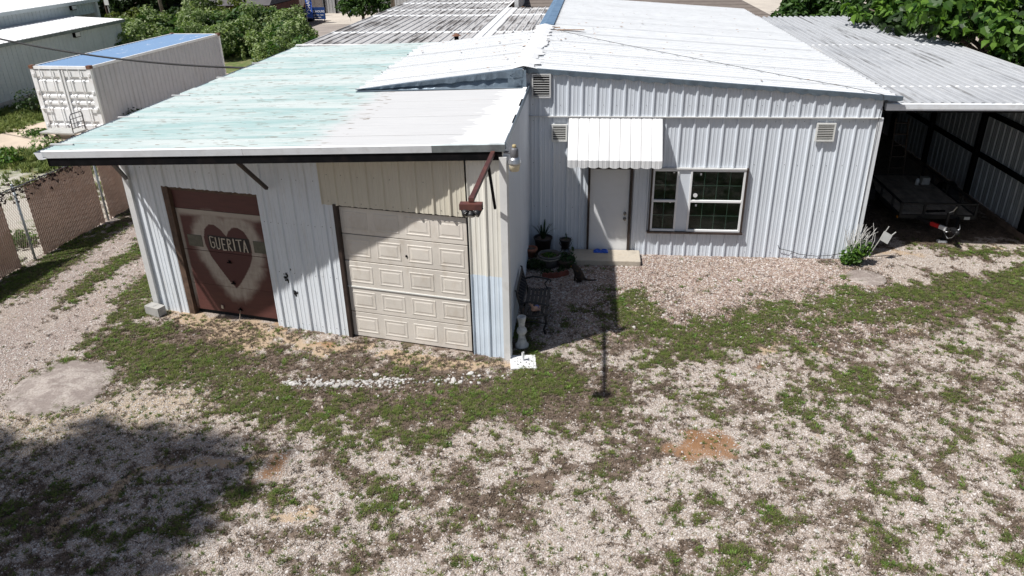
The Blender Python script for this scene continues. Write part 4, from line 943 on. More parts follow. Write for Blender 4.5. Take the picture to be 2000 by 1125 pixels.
# ================================================================== carport
cp = thing('carport', 'open metal carport beside the house sheltering a trailer', 'carport', (9.9, 7.5, 0))
panels(cp, (7.66, .03, 3.50), UX, Vector((0, 1, .006)).normalized(), UZ, 4.62, 0, 15.55, 'roof_carport', BOX, 1.0, name='roof_panel', lift=.004, jit=.02)
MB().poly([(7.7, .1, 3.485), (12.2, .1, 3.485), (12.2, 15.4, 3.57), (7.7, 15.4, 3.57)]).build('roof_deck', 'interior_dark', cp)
for y in (1.75, 8.05):        # sealed end laps: a dab of coating on every rib
    o0 = None
    for k in range(23):
        x = 7.72+k*.2; q = MB().lathe((x+.002, y+random.uniform(-.03, .03), 3.503+.006*y), [(.052, .0), (.052, .05), (.035, .062), (.01, .064)], 8)
        q.build('lap_seal', 'sealant', cp)
MB().sheet((7.60, -.02, 3.40), UX, UZ, -UY, [(0, 0), (4.75, 0)], 0, .13).sheet((7.60, -.03, 3.43), UX, UZ, -UY, [(0, 0), (4.75, 0)], 0, .05).poly([(7.6, -.02, 3.53), (12.35, -.02, 3.53), (12.35, .05, 3.545), (7.6, .05, 3.545)]).poly([(7.6, -.02, 3.40), (7.6, .1, 3.40), (7.6, .1, 3.54), (7.6, -.02, 3.53)]).build('gutter', 'trim_white', cp)
MB().bar((7.56, .12, 3.39), (12.2, .12, 3.39), .06, .1).build('front_beam', 'steel_black', cp); MB().bar((12.3, 0, 3.5), (12.3, 15.5, 3.59), .03, .1).build('edge_trim', 'trim_grey', cp)
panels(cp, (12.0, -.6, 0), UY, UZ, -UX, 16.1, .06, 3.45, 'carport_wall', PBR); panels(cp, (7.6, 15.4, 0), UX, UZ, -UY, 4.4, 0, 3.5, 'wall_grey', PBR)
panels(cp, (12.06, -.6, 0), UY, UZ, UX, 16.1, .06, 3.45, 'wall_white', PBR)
for y in (1.6, 4.6, 7.6, 10.6, 13.6): MB().box((11.88, y, 1.7), (.12, .14, 3.4)).build('post', 'steel_black', cp)
for z in (1.25, 2.35): MB().bar((11.92, -.6, z), (11.92, 15.3, z), .07, .12).build('girt', 'steel_black', cp)
for y in (3, 6, 9, 12): MB().bar((7.6, y, 3.42), (12, y, 3.42), .07, .12).build('rafter', 'steel_black', cp)
bp_ = MB().bar((11.82, -.6, .07), (11.82, 15.2, .07), .05, .15).build('base_plank', 'plank_wood', cp)
# things stored at the dark end
for k, x in enumerate((8.5, 9.7)):
    t_ = thing('wooden_pallet', ['weathered wooden pallet leaning on the back wall near the house', 'weathered wooden pallet leaning on the back wall beside the ladder'][k], 'pallet', (x, 7.3, 0), 'pallets at the back of the carport')
    for j in range(6): MB().box((x, 7.3+.06*j, .1+.19*j), (1.05, .02, .1), rx=-.3).build('board', 'plank_wood', t_)
    for dx in (-.48, 0, .48): MB().bar((x+dx, 7.33, .0), (x+dx, 7.69, 1.17), .035, .07).build('runner', 'plank_wood', t_)
ld = thing('stepladder', 'wooden stepladder standing in the dark carport', 'ladder', (10.6, 6.3, 0))
for dx in (-.22, .22): MB().bar((10.6+dx, 6.3, 0), (10.6+dx*.8, 6.65, 1.7), .03, .06).build('rail', 'plank_wood', ld)
for j in range(5): MB().bar((10.39, 6.36+.065*j, .3+.32*j), (10.81, 6.36+.065*j, .3+.32*j), .06, .025).build('rung', 'plank_wood', ld)

# ================================================================== foliage helpers
def leafcloud(name, blobs, n, size, mt, parent, seed=0, shell=.55, droop=.3, shape='diamond', kind=None, gaps=.0, tipbias=0):
    """many small leaf faces spread through ellipsoid blobs; one mesh with a per-leaf tint"""
    g = np.random.default_rng(seed); vol = np.array([b[3]*b[4]*b[5] for b in blobs])**(2/3.); pr = vol/vol.sum()
    bi = g.choice(len(blobs), n, p=pr); B_ = np.array(blobs)[bi]
    d = g.normal(size=(n, 3)); d /= np.linalg.norm(d, axis=1)[:, None]; rad = shell + (1-shell)*g.random(n)**.6
    rad *= 1 + .10*np.sin(d[:, 0]*9+bi)*np.cos(d[:, 1]*8+d[:, 2]*7)
    c = B_[:, :3] + d*rad[:, None]*B_[:, 3:6]
    keep = c[:, 2] > .02; c, d = c[keep], d[keep]; n = len(c)
    nrm = d*.7 + g.normal(size=(n, 3))*.55 + np.array([0, 0, .55]); nrm /= np.linalg.norm(nrm, axis=1)[:, None]
    a = np.cross(nrm, g.normal(size=(n, 3))); a[:, 2] -= droop; a -= nrm*(a*nrm).sum(1)[:, None]; a /= np.linalg.norm(a, axis=1)[:, None]; b = np.cross(nrm, a)
    s = size*np.exp(g.normal(0, .28, n))[:, None]
    if shape == 'diamond': loc = [(-.5, 0, 0), (0, .34, .05), (.5, 0, -.08), (0, -.34, .05)]; fcs = [(0, 1, 2), (0, 2, 3)]
    else: loc = [(-.45, 0, .0), (-.38, .3, .05), (0, .42, .06), (.3, .2, 0), (.62, 0, -.14), (.3, -.2, 0), (0, -.42, .06), (-.38, -.3, .05), (.05, 0, -.03)]; fcs = [(8, 0, 1), (8, 1, 2), (8, 2, 3), (8, 3, 4), (8, 4, 5), (8, 5, 6), (8, 6, 7), (8, 7, 0)]
    k = len(loc); VV = np.concatenate([c[:, None, :] + sum([]) if False else (c + (a*l[0] + b*l[1] + nrm*l[2])*s)[:, None, :] for l in loc], 1).reshape(-1, 3)
    FF = (np.arange(n)[:, None, None]*k + np.array(fcs)[None]).reshape(-1, 3)
    off = wloc(parent) if parent else Vector((0, 0, 0)); VV = VV - np.array(off)
    me = bpy.data.meshes.new(name); me.from_pydata(VV.tolist(), [], FF.tolist()); me.materials.append(MATS[mt])
    at = me.attributes.new('tint', 'FLOAT', 'POINT'); at.data.foreach_set('value', np.repeat(np.clip(g.random(n)**1.4, 0, 1), k).astype(np.float32))
    o = bpy.data.objects.new(name, me); COL.objects.link(o); o.parent = parent
    return props(o, kind=kind)
def clumps(blobs, n, f, seed, spread=.8):
    g = random.Random(seed); out = []
    for b_ in blobs:
        for k in range(n):
            d = Vector((g.gauss(0, 1), g.gauss(0, 1), g.gauss(0, 1))).normalized()*spread*g.uniform(.55, 1.05); q = f*g.uniform(.6, 1.25)
            out.append((b_[0]+d.x*b_[3], b_[1]+d.y*b_[4], b_[2]+d.z*b_[5], b_[3]*q, b_[4]*q, b_[5]*q*1.1))
    return out
def limb(mb, a, b, r0, r1, bend=.15, seed=0, n=6):
    rr = random.Random(seed); a, b = Vector(a), Vector(b); L = (b-a).length
    o1 = Vector((rr.uniform(-1, 1), rr.uniform(-1, 1), rr.uniform(-.3, .6)))*bend*L
    pts_ = [a.lerp(b, t/n) + o1*math.sin(math.pi*t/n)*.6 for t in range(n+1)]
    mb.tube(pts_, [r0+(r1-r0)*t/n for t in range(n+1)], 7); return pts_
def tree(name, label, base, blobs, nleaf, size, mt, trunk_r, cat='tree', group=None, seed=0, fork=.35, shape='diamond', shell=.5):
    t_ = thing(name, label, cat, base, group); mb = MB(); top = Vector(blobs[0][:3]); bz = Vector(base)
    fk = bz.lerp(top, fork); limb(mb, bz - UZ*.05, fk, trunk_r, trunk_r*.75, .05, seed)
    for i, b_ in enumerate(blobs): limb(mb, fk, Vector(b_[:3]) - UZ*b_[5]*.2, trunk_r*.55, trunk_r*.15, .12, seed+i+1)
    mb.build('trunk', 'bark', t_, True); leafcloud('crown', clumps(blobs, 7, .42, seed, .85), nleaf, size, mt, t_, seed, shell, shape=shape) if shell > 0 else leafcloud('crown', blobs, nleaf, size, mt, t_, seed, shell, shape=shape); return t_

# ================================================================== at the door and the pot corner
st = bev(MB().box((1.86, -.39, .06), (1.62, .66, .14)).build('door_step', 'concrete', label='low concrete step in front of the white door', cat='step'), .02)
ds = thing('pet_bowl', 'blue double pet bowl on the door step', 'pet bowl', (1.77, -.22, .13))
ds_b = bev(MB().box((1.77, -.22, .145), (.34, .15, .03)).build('tray', 'blue_plastic', ds), .012)
for dx in (-.08, .08): MB().lathe((1.77+dx, -.22, .132), [(.075, 0), (.07, .05), (.06, .05), (.055, .032)], 18).build('bowl', 'blue_plastic', ds, True)
def spiky(parent, c, n, L, wd, mt, seed):
    rr = random.Random(seed); mb = MB(); tin = []
    for k in range(n):
        a = rr.uniform(0, 6.28); l = L*rr.uniform(.6, 1.1); ou = rr.uniform(.1, .75); pts_ = []
        for j in range(6):
            t = j/5; r_ = .03 + l*ou*t*(.6+.4*t); z = l*t*(1-.45*ou*t*t); pts_.append(Vector(c) + Vector((math.cos(a)*r_, math.sin(a)*r_, z)))
        px_ = Vector((-math.sin(a), math.cos(a), 0))
        for j in range(5):
            w0 = wd*(1-j/5)**.6*(.6 if j == 0 else 1); w1_ = wd*(1-(j+1)/5)**.6
            mb.poly([pts_[j]-px_*w0, pts_[j]+px_*w0, pts_[j+1]+px_*w1_, pts_[j+1]-px_*w1_])
    return mb.build('leaves', mt, parent)
def pot(name, label, c, pr_, mt, soil_z, soil_r, group='pots in the corner by the house wall'):
    t_ = thing(name, label, 'flower pot', c, group); MB().lathe(c, pr_, 24).build('pot', mt, t_, True)
    MB().lathe((c[0], c[1], c[2]+soil_z), [(soil_r, -.01), (soil_r, 0), (.01, .012)], 20).build('soil', 'bark', t_); return t_
def potprof(r0, r1, h, rim=.03, lip=.012): return [(r0, 0), (r1*.97, h-rim), (r1+lip, h-rim), (r1+lip*1.2, h), (r1-.012, h), (r1-.02, h-rim), (r0*.9, .03)]
t_ = pot('flower_pot', 'tall dark pot holding a spiky green plant against the house wall', (.42, -.22, 0), potprof(.14, .21, .47), 'pot_dark', .43, .185); spiky(t_, (.42, -.22, .43), 34, .48, .018, 'leaf_pot', 3)
sd_ = thing('plant_stand', 'low dark wire stand under the terracotta pot', 'plant stand', (.17, -.62, 0))
for a in range(4): MB().tube([(.17+.13*math.cos(a*1.57), -.62+.13*math.sin(a*1.57), 0), (.17+.09*math.cos(a*1.57), -.62+.09*math.sin(a*1.57), .1), (.17+.10*math.cos(a*1.57), -.62+.10*math.sin(a*1.57), .14)], .008, 6).build('leg', 'iron_black', sd_)
MB().tube([(.17+.11*math.cos(a*.4), -.62+.11*math.sin(a*.4), .137) for a in range(17)], .008, 6).build('ring', 'iron_black', sd_)
pot('flower_pot', 'orange terracotta pot on a wire stand beside the garage wall', (.17, -.62, .146), potprof(.085, .135, .22, .06), 'terracotta', .18, .115)
t_ = pot('planter', 'large round grey planter with a rope rim and short grass', (.60, -.78, 0), [(.19, 0), (.235, .2), (.245, .24), (.262, .245), (.268, .29), (.245, .295), (.235, .24), (.2, .05)], 'pot_grey', .24, .23)
MB().tube([(.60+.262*math.cos(a*.262), -.78+.262*math.sin(a*.262), .225) for a in range(25)], .016, 6).build('rope_band', 'pot_rope', t_, True); leafcloud('grass_blades', [(.60, -.78, .25, .17, .15, .07)], 260, .05, 'leaf_bright', t_, 4, .2)
sd_ = thing('plant_stand', 'scrolled black wire stand holding a black pot', 'plant stand', (.94, -.25, 0))
for a in range(3):
    an = a*2.09+.5; ca, sa_ = math.cos(an), math.sin(an)
    MB().tube([(.94+.16*ca, -.25+.16*sa_, .005), (.94+.17*ca, -.25+.17*sa_, .07), (.94+.10*ca, -.25+.10*sa_, .13), (.94+.09*ca, -.25+.09*sa_, .22), (.94+.16*ca, -.25+.16*sa_, .30), (.94+.13*ca, -.25+.13*sa_, .42), (.94+.155*ca, -.25+.155*sa_, .46)], .008, 6).build('leg', 'iron_black', sd_, True)
MB().tube([(.94+.095*math.cos(a*.4), -.25+.095*math.sin(a*.4), .205) for a in range(17)], .007, 6).build('ring', 'iron_black', sd_)
t_ = pot('flower_pot', 'black plastic pot raised on a scrolled wire stand', (.94, -.25, .215), potprof(.085, .125, .23, .03), 'pot_black', .2, .11)
leafcloud('sprigs', [(.96, -.25, .5, .04, .04, .12), (1.06, -.25, .42, .09, .03, .03)], 60, .035, 'leaf_pot', t_, 6, .1)
t_ = pot('basket_planter', 'brown wicker basket planter overflowing with trailing leaves', (.97, -.80, 0), [(.16, 0), (.21, .14), (.225, .2), (.2, .2), (.18, .05)], 'wicker', .17, .19); leafcloud('leaves', [(.97, -.80, .22, .25, .22, .10), (1.1, -.92, .12, .13, .13, .1), (1.12, -.75, .38, .03, .03, .16)], 620, .042, 'leaf_pot', t_, 8, .3)
t_ = thing('fern', 'dark leafy plant growing below the terracotta pot', 'plant', (.22, -.98, 0)); leafcloud('leaves', [(.22, -.98, .10, .20, .20, .12), (.40, -1.02, .14, .12, .1, .1)], 520, .055, 'leaf_dark', t_, 9, .25); spiky(t_, (.24, -.98, .02), 10, .22, .01, 'leaf_pot', 12)
ed = thing('garden_edging', 'curved scalloped dark red edging in front of the pots', 'edging', (.75, -1.35, 0)); e0 = None
pts_ = [(.48, -1.46), (.60, -1.47), (.72, -1.45), (.84, -1.41), (.95, -1.34), (1.05, -1.26)]
for (ax, ay), (bx, by) in zip(pts_, pts_[1:]):
    mb = MB(Matrix.Translation(((ax+bx)/2, (ay+by)/2, 0)) @ Matrix.Rotation(math.atan2(by-ay, bx-ax), 4, 'Z')); L = math.hypot(bx-ax, by-ay)-.004
    for s_ in (-1, 1): pass
    f_ = [(-L/2, -.02, 0), (L/2, -.02, 0)] + [(L/2*math.cos(t), -.02, .09+.035*math.sin(t)) for t in [k*math.pi/6 for k in range(7)]]; bck = [(x_, .02, z_) for x_, y_, z_ in f_]
    i = mb.pts(f_+bck); n_ = len(f_); mb.f.append(tuple(range(i, i+n_))); mb.f.append(tuple(reversed(range(i+n_, i+2*n_))))
    for k in range(n_): mb.f.append((i+k, i+n_+k, i+n_+(k+1) % n_, i+(k+1) % n_))
    mb.build('edging_tile', 'terracotta_dark', ed)
t_ = thing('ground_plants', 'low dark weeds filling the bed inside the red edging', 'plant', (.7, -1.15, 0)); leafcloud('leaves', [(.6, -1.2, .02, .35, .2, .07), (.9, -1.05, .05, .12, .1, .1)], 420, .045, 'leaf_dark', t_, 10, .1)

# ---- cat: one skinned mesh, sitting, facing the pots, tail laid out behind
def skinned(name, verts, edges, radii, mt, parent=None, sub=2, root=0, **kw):
    me = bpy.data.meshes.new(name); off = wloc(parent) if parent else Vector(verts[0]); off = Vector((off.x, off.y, off.z if parent else 0))
    me.from_pydata([tuple(Vector(v)-off) for v in verts], edges, []); o = bpy.data.objects.new(name, me); COL.objects.link(o)
    if parent: o.parent = parent
    else: o.location = off
    me.materials.append(MATS[mt]); md = o.modifiers.new('skin', 'SKIN'); md.use_smooth_shade = True
    for i, r_ in enumerate(radii):
        sv = me.skin_vertices[0].data[i]; sv.radius = (r_, r_) if not isinstance(r_, tuple) else r_; sv.use_root = (i == root)
    s2 = o.modifiers.new('subsurf', 'SUBSURF'); s2.levels = sub; s2.render_levels = sub
    return props(o, **kw)
cx, cy = 1.33, -1.58
CV = [(0, 0, .11), (-.05, 0, .19), (-.09, 0, .27), (-.125, 0, .325), (-.165, 0, .345), (-.205, 0, .335),          # pelvis, back, chest, neck, head, muzzle
      (.07, .01, .06), (.14, .02, .025), (.24, .03, .018), (.35, .05, .016),                                     # tail
      (-.115, .045, .19), (-.125, .045, .09), (-.14, .045, .02), (-.115, -.045, .19), (-.125, -.045, .09), (-.14, -.045, .02),   # front legs
      (-.02, .075, .08), (-.06, .085, .03), (-.10, .08, .015), (-.02, -.075, .08), (-.06, -.085, .03), (-.10, -.08, .015),       # hind legs
      (-.155, .035, .385), (-.15, .042, .41), (-.155, -.035, .385), (-.15, -.042, .41)]                          # ears
CE = [(0, 1), (1, 2), (2, 3), (3, 4), (4, 5), (0, 6), (6, 7), (7, 8), (8, 9), (2, 10), (10, 11), (11, 12), (2, 13), (13, 14), (14, 15), (0, 16), (16, 17), (17, 18), (0, 19), (19, 20), (20, 21), (4, 22), (22, 23), (4, 24), (24, 25)]
CR = [.118, .112, .088, .066, .070, .034, .032, .02, .017, .012, .032, .022, .022, .032, .022, .022, .055, .035, .022, .055, .035, .022, .022, .005, .022, .005]
ct = skinned('cat', [(cx+a, cy+b_, c) for a, b_, c in CV], CE, CR, 'cat_fur', label='dark tortoiseshell cat sitting on the gravel with its tail stretched out', cat='cat')
for s_ in (-1, 1): MB().lathe((cx-.215, cy+s_*.026, .352), [(.004, -.006), (.009, 0), (.004, .006)], 8).build('eye', 'amber', None).parent = ct
for o in [o for o in COL.objects if o.name.startswith('eye')]: o.location = Vector(o.location) - ct.location

# ---- garden bench against the garage side wall, facing right
bn = thing('garden_bench', 'black iron garden bench with wooden slats beside the garage wall', 'bench', (.46, -3.42, 0))
BY0, BY1 = -3.98, -2.84
for y in (BY0, BY1):
    e = MB(); e.tube([(.70, y, 0), (.67, y, .10), (.72, y, .22), (.70, y, .36), (.75, y, .42)], [.022, .018, .02, .022, .02], 7)
    e.tube([(.20, y, 0), (.25, y, .12), (.28, y, .26), (.27, y, .40), (.22, y, .60), (.17, y, .80), (.16, y, .88), (.13, y, .90)], [.022, .018, .02, .022, .02, .02, .018, .012], 7)
    e.tube([(.27, y, .40), (.42, y, .37), (.58, y, .38), (.75, y, .42)], .02, 7); e.tube([(.22, y, .62), (.38, y, .67), (.55, y, .65), (.68, y, .62), (.74, y, .60), (.74, y, .56), (.70, y, .55)], [.018, .02, .02, .02, .018, .014, .01], 7)
    e.tube([(.68, y, .60), (.62, y, .52), (.66, y, .44), (.70, y, .41)], .014, 6); e.tube([(.28, y, .22), (.45, y, .26), (.70, y, .22)], .012, 6)
    e.build('end_frame', 'iron_black', bn, True)
for k in range(6):
    x = .32+k*.078; z = .395 - .02*math.sin(k/5*math.pi) + .02*k/5
    bev(MB().box((x, (BY0+BY1)/2, z+.012), (.058, BY1-BY0+.03, .022)).build('seat_slat', 'bench_wood', bn), .004)
for z, x in ((.48, .245), (.84, .165)): MB().bar((x, BY0, z), (x, BY1, z), .03, .045).build('back_rail', 'bench_wood', bn)
lat = MB()
n_ = 9
for k in range(-4, n_):
    for dr_ in (1, -1):
        a0 = k/n_; a1 = (k+4)/n_
        pa, pb = (a0, 0), (a1, 1)
        if a1 > 1: pb = (1, (1-a0)/(a1-a0))
        if a0 < 0: pa = (0, (0-a0)/(a1-a0))
        f = lambda q: Vector((.24-.07*q[1], BY0+(BY1-BY0)*(q[0] if dr_ > 0 else 1-q[0]), .50+.32*q[1]))
        lat.bar(f(pa), f(pb), .016, .012)
lat.build('back_lattice', 'iron_black', bn)
rb_ = thing('rabbit_figure', 'small pink and blue rabbit figure lying on the bench', 'figurine', (.52, -3.80, .42))
skinned('body', [(.50, -3.84, .455), (.53, -3.79, .465), (.47, -3.90, .475), (.455, -3.925, .48), (.46, -3.95, .55), (.445, -3.96, .62), (.43, -3.90, .55), (.40, -3.905, .61), (.57, -3.82, .43), (.61, -3.80, .42), (.55, -3.73, .43), (.58, -3.68, .425)], [(0, 1), (0, 2), (2, 3), (2, 4), (4, 5), (2, 6), (6, 7), (0, 8), (8, 9), (1, 10), (10, 11)], [.045, .045, .042, .03, .018, .01, .018, .01, .022, .018, .024, .02], 'rabbit_pink', rb_)
skinned('vest', [(.505, -3.83, .462), (.53, -3.785, .472), (.545, -3.76, .465)], [(0, 1), (1, 2)], [.049, .05, .046], 'rabbit_blue', rb_, 1)

# ---- stone pedestal and white umbrella base
MB().lathe((.30, -4.50, 0), [(.12, 0), (.125, .05), (.10, .075), (.085, .12), (.065, .20), (.06, .27), (.085, .30), (.095, .345), (.085, .385), (.055, .41), (.06, .50), (.078, .60), (.082, .63), (.055, .635), (.05, .60)], 20).build('stone_pedestal', 'stone_grey', None, True, 'weathered grey stone baluster pedestal next to the bench', 'pedestal')
ub = thing('umbrella_base', 'white cast umbrella base plate with a short pipe', 'umbrella base', (.37, -5.07, 0))
mb = MB(Matrix.Translation((.37, -5.07, .012)) @ Matrix.Rotation(.12, 4, 'Z')); nn_ = 9; hs = .225
holes = {(2, 2), (2, 6), (6, 2), (6, 6), (4, 1), (4, 7), (1, 4), (7, 4), (3, 5), (5, 3), (3, 3), (5, 5), (2, 4), (6, 4)}
for i in range(nn_):
    for j in range(nn_):
        x_, y_ = -hs+(i+.5)*2*hs/nn_, -hs+(j+.5)*2*hs/nn_; zc = .035*(1-max(abs(x_), abs(y_))/hs)
        if (i, j) in holes: mb.box((x_-.014, y_, zc), (.02, .05, .022)); mb.box((x_+.018, y_+.012, zc), (.014, .025, .022))
        else: mb.box((x_, y_, zc), (.051, .051, .024+.004*((i+j) % 2)))
mb.build('plate', 'white_bright', ub); MB().tube([(.37, -5.07, .02), (.37, -5.07, .22)], .026, 14, False).tube([(.37, -5.07, .22), (.37, -5.07, .05)], .021, 14, False).build('pipe', 'white_bright', ub, True)

# ---- cinder block by the garage's far corner
mb = MB(Matrix.Translation((-7.28, -3.70, .10)) @ Matrix.Rotation(-.35, 4, 'Z'))
mb.box((0, -.08, 0), (.38, .03, .19)).box((0, .08, 0), (.38, .03, .19)).box((-.175, 0, 0), (.03, .13, .19)).box((.175, 0, 0), (.03, .13, .19)).box((0, 0, 0), (.03, .13, .19)).box((0, 0, .085), (.32, .13, .012))
mb.build('cinder_block', 'concrete_grey', None, False, 'grey concrete block at the foot of the garage corner', 'block')
# ---- raised concrete lump in the drive
pl = [(-8.26, -6.93), (-8.35, -6.31), (-8.14, -5.64), (-7.82, -5.53), (-7.25, -5.56), (-6.82, -5.91), (-6.66, -6.51), (-6.73, -6.97), (-7.2, -7.25), (-7.8, -7.2)]
mb = MB(); c_ = Vector((-7.5, -6.35, 0)); rings = []
for f_, z in ((1.08, -.03), (1.0, .0), (.96, .010), (.88, .018), (.76, .026), (.62, .036), (.48, .044), (.34, .05), (.2, .053), (.08, .054)):
    ps = []
    for k in range(96):
        t = k/96*len(pl); i = int(t); a = Vector((*pl[i % len(pl)], 0)); b_ = Vector((*pl[(i+1) % len(pl)], 0)); q = a.lerp(b_, t-i); d = c_ + (q-c_)*f_; nz_ = float(fbm(np.array([d.x]), np.array([d.y]), 4., 200)[0])-.5; d = c_ + (d-c_)*(1+.16*nz_); d.z = z*(.7+.9*(nz_+.5)*.7) + random.uniform(-.004, .004); ps.append(d)
    rings.append(mb.pts(ps))
for a, b_ in zip(rings, rings[1:]):
    for k in range(96): mb.f.append((a+k, a+(k+1) % 96, b_+(k+1) % 96, b_+k))
mb.f.append(tuple(rings[-1]+k for k in range(96)))
m_, nt, b = newmat('lump'); p = pos(nt); n1 = noise(nt, p, 1.7, 6, .65); n2 = noise(nt, p, 28, 5, .75); n3 = noise(nt, scaled(nt, p, (1, 2.2, 1)), 4, 5, .6)
col = mixc(nt, sstep(nt, n2, .3, .7), (.25, .21, .185), (.46, .405, .365)); col = mixc(nt, math_(nt, 'MULTIPLY', sstep(nt, n1, .42, .56), .8), col, mixc(nt, n2, (.15, .12, .105), (.29, .24, .215))); col = mixc(nt, math_(nt, 'MULTIPLY', sstep(nt, n3, .55, .68), .45), col, (.46, .42, .38))
link(nt, col, b.inputs['Base Color']); b.inputs['Roughness'].default_value = .9; bump(nt, b, n2, .8, .02)
mb.build('concrete_pad', 'lump', None, True, kind='structure')

# ---- corner shrub, leaning marker sign, cable on the wall, tin sheets in the carport
sh = thing('corner_shrub', 'green shrub with dead twigs on top at the house corner', 'shrub', (7.45, -.25, 0)); leafcloud('leaves', [(7.40, -.30, .22, .26, .22, .24), (7.6, -.28, .38, .22, .18, .2), (7.3, -.32, .12, .2, .15, .12)], 900, .07, 'leaf_bright', sh, 14, .3)
tw = MB(); rr = random.Random(4)
for k in range(60):
    a = Vector((7.45+rr.uniform(-.1, .1), -.25+rr.uniform(-.08, .08), .1)); b_ = a + Vector((rr.uniform(-.25, .3), rr.uniform(-.18, .15), rr.uniform(.45, .85))); limb(tw, a, b_, .008, .003, .25, k, 4)
tw.build('twigs', 'stone_grey', sh)
sg = thing('marker_sign', 'small grey square sign on a leaning post near the carport', 'sign', (7.92, .18, 0))
MB().bar((7.90, .18, -.05), (8.17, .02, .80), .035, .02).build('post', 'sign_grey', sg); MB(Matrix.Translation((8.14, -.02, .55)) @ Matrix.Rotation(.5, 4, 'Y') @ Matrix.Rotation(-.35, 4, 'X')).box((0, 0, 0), (.22, .012, .22)).build('plate', 'sign_grey', sg); MB().bar((8.22, .0, .55), (8.36, .05, .66), .02, .015).build('peg', 'sign_grey', sg)
MB().tube([(5.80, -.045, .32), (5.84, -.05, .24), (6.1, -.05, .18), (6.3, -.05, .11), (6.7, -.05, .07), (7.0, -.05, .10), (7.3, -.05, .17)], .007, 5).build('wall_cable', 'cable_black', None, True, 'thin black cable hanging loose along the house wall foot', 'cable')
for k, (x, y, s_) in enumerate(((7.82, .95, .40), (7.88, .42, .30))):
    MB(Matrix.Translation((x, y, s_*.55)) @ Matrix.Rotation(.25, 4, 'Y') @ Matrix.Rotation(.25, 4, 'X')).box((0, 0, 0), (s_*.75, .02, s_*1.1)).build('scrap_board', 'stone_grey', None, False, ['pale scrap board leaning on the carport post', 'small pale scrap board lying behind the corner shrub'][k], 'board')
pd_ = MB().lathe((7.5, -1.02, -.01), [(.42, 0), (.40, .018), (.3, .026), (.02, .028)], 22); mb = pd_.build('stump_pad', 'lump', None, True, kind='structure')
# ---- roof wire
pts_ = [(.25, 6.6), (1.5, 5.2), (3.0, 3.7), (4.4, 2.5), (5.8, 1.35), (6.9, .45), (7.45, -.12)]
path = [(x, y+.05*math.sin(x*3), zr(x)+.065) for x, y in pts_] + [(7.47, -.17, 3.55), (7.46, -.09, 3.3), (7.47, -.075, 2.4), (7.47, -.07, .3)]
MB().tube(path, .006, 5).build('roof_wire', 'cable_black', None, True, 'thin dark wire lying across the white roof', 'wire')
# ---- overhead cable to the garage eave
a, b_ = Vector((-7.75, 3.4, 3.72)), Vector((-24.5, 9.0, 5.35)); path = []
for k in range(41):
    t = k/40; q = a.lerp(b_, t); q.z -= .55*4*t*(1-t); path.append(q)
oc = MB().tube(path, .03, 6)
for k in range(40): oc.tube([path[k], path[k].lerp(path[k+1], .5)+Vector((0, 0, .016)), path[k+1]], .014, 5, False)
oc.build('overhead_cable', 'cable_black', None, True, 'black twisted overhead cable crossing in front of the container', 'cable')

# ================================================================== trailer in the carport
tl = thing('flatbed_trailer', 'black flatbed trailer with low rails parked in the carport', 'trailer', (9.93, 3.4, 0))
TX0, TX1, TY0, TY1 = 9.06, 10.80, 1.72, 5.0; TZ, RZ = .47, .77
n_ = 9; bw = (TX1-TX0-.06)/n_; d0 = None
for k in range(n_):
    x = TX0+.03+(k+.5)*bw
    if d0 is None: d0 = MB().box((x, (TY0+TY1)/2, TZ), (bw-.008, TY1-TY0-.05, .035)).build('deck_plank', 'deck_wood', tl)
    else: dup(d0, tl, Vector((k*bw, 0, 0)))
f_ = MB()
for x in (TX0, TX1): f_.bar((x, TY0, TZ-.03), (x, TY1, TZ-.03), .05, .10)
for y in (TY0, TY1): f_.bar((TX0+.027, y, TZ-.03), (TX1-.027, y, TZ-.03), .05, .098)
for y in (2.6, 3.5, 4.3): f_.bar((TX0+.03, y, TZ-.06), (TX1-.03, y, TZ-.06), .05, .06)
f_.build('frame', 'trailer_black', tl)
for a, b_ in (((TX0, TY0, RZ), (TX0, TY1, RZ)), ((TX1, TY0, RZ), (TX1, TY1, RZ)), ((TX0+.02, TY0, RZ), (TX1-.02, TY0, RZ))): MB().bar(a, b_, .045, .04).build('rail', 'trailer_black', tl)
for x, y in [(TX0, TY0), (TX1, TY0), (TX0, 2.3), (TX1, 2.5), (TX0, 3.1), (TX1, 3.4), (TX0, 4.1), (TX1, 4.3), (TX0, TY1), (TX1, TY1), (9.60, TY0), (10.35, TY0)]: MB().bar((x, y, TZ-.05), (x, y, RZ-.02), .05, .04, (0, 1, 0)).build('rail_post', 'trailer_black', tl)
CP_ = Vector((9.98, .82, .42))
for x in (9.42, 10.5): MB().bar((x, TY0+.1, .40), (CP_.x+(x-9.98)*.08, CP_.y+.1, .40), .05, .08).build('tongue', 'trailer_black', tl)
MB().bar((9.66, 1.35, .40), (9.77, 1.15, .40), .06, .085).build('reflector_tape', 'red_tape', tl); MB().bar((9.775, 1.14, .40), (9.86, .98, .40), .06, .085).build('reflector_tape', 'white_bright', tl)
MB().box((CP_.x, CP_.y, .42), (.10, .26, .08)).lathe((CP_.x, CP_.y-.13, .38), [(.05, 0), (.055, .05), (.03, .09)], 12).build('coupler', 'trailer_black', tl)
jk = MB().tube([(9.95, 1.22, .12), (9.95, 1.22, .72)], .03, 10).tube([(9.95, 1.22, .03), (9.95, 1.22, .3)], .022, 10).box((9.95, 1.22, .055), (.13, .13, .02)).build('jack', 'trailer_black', tl); MB().tube([(9.95, 1.22, .72), (10.02, 1.18, .78), (10.06, 1.14, .90)], .014, 8).build('crank', 'lamp_alu', jk)
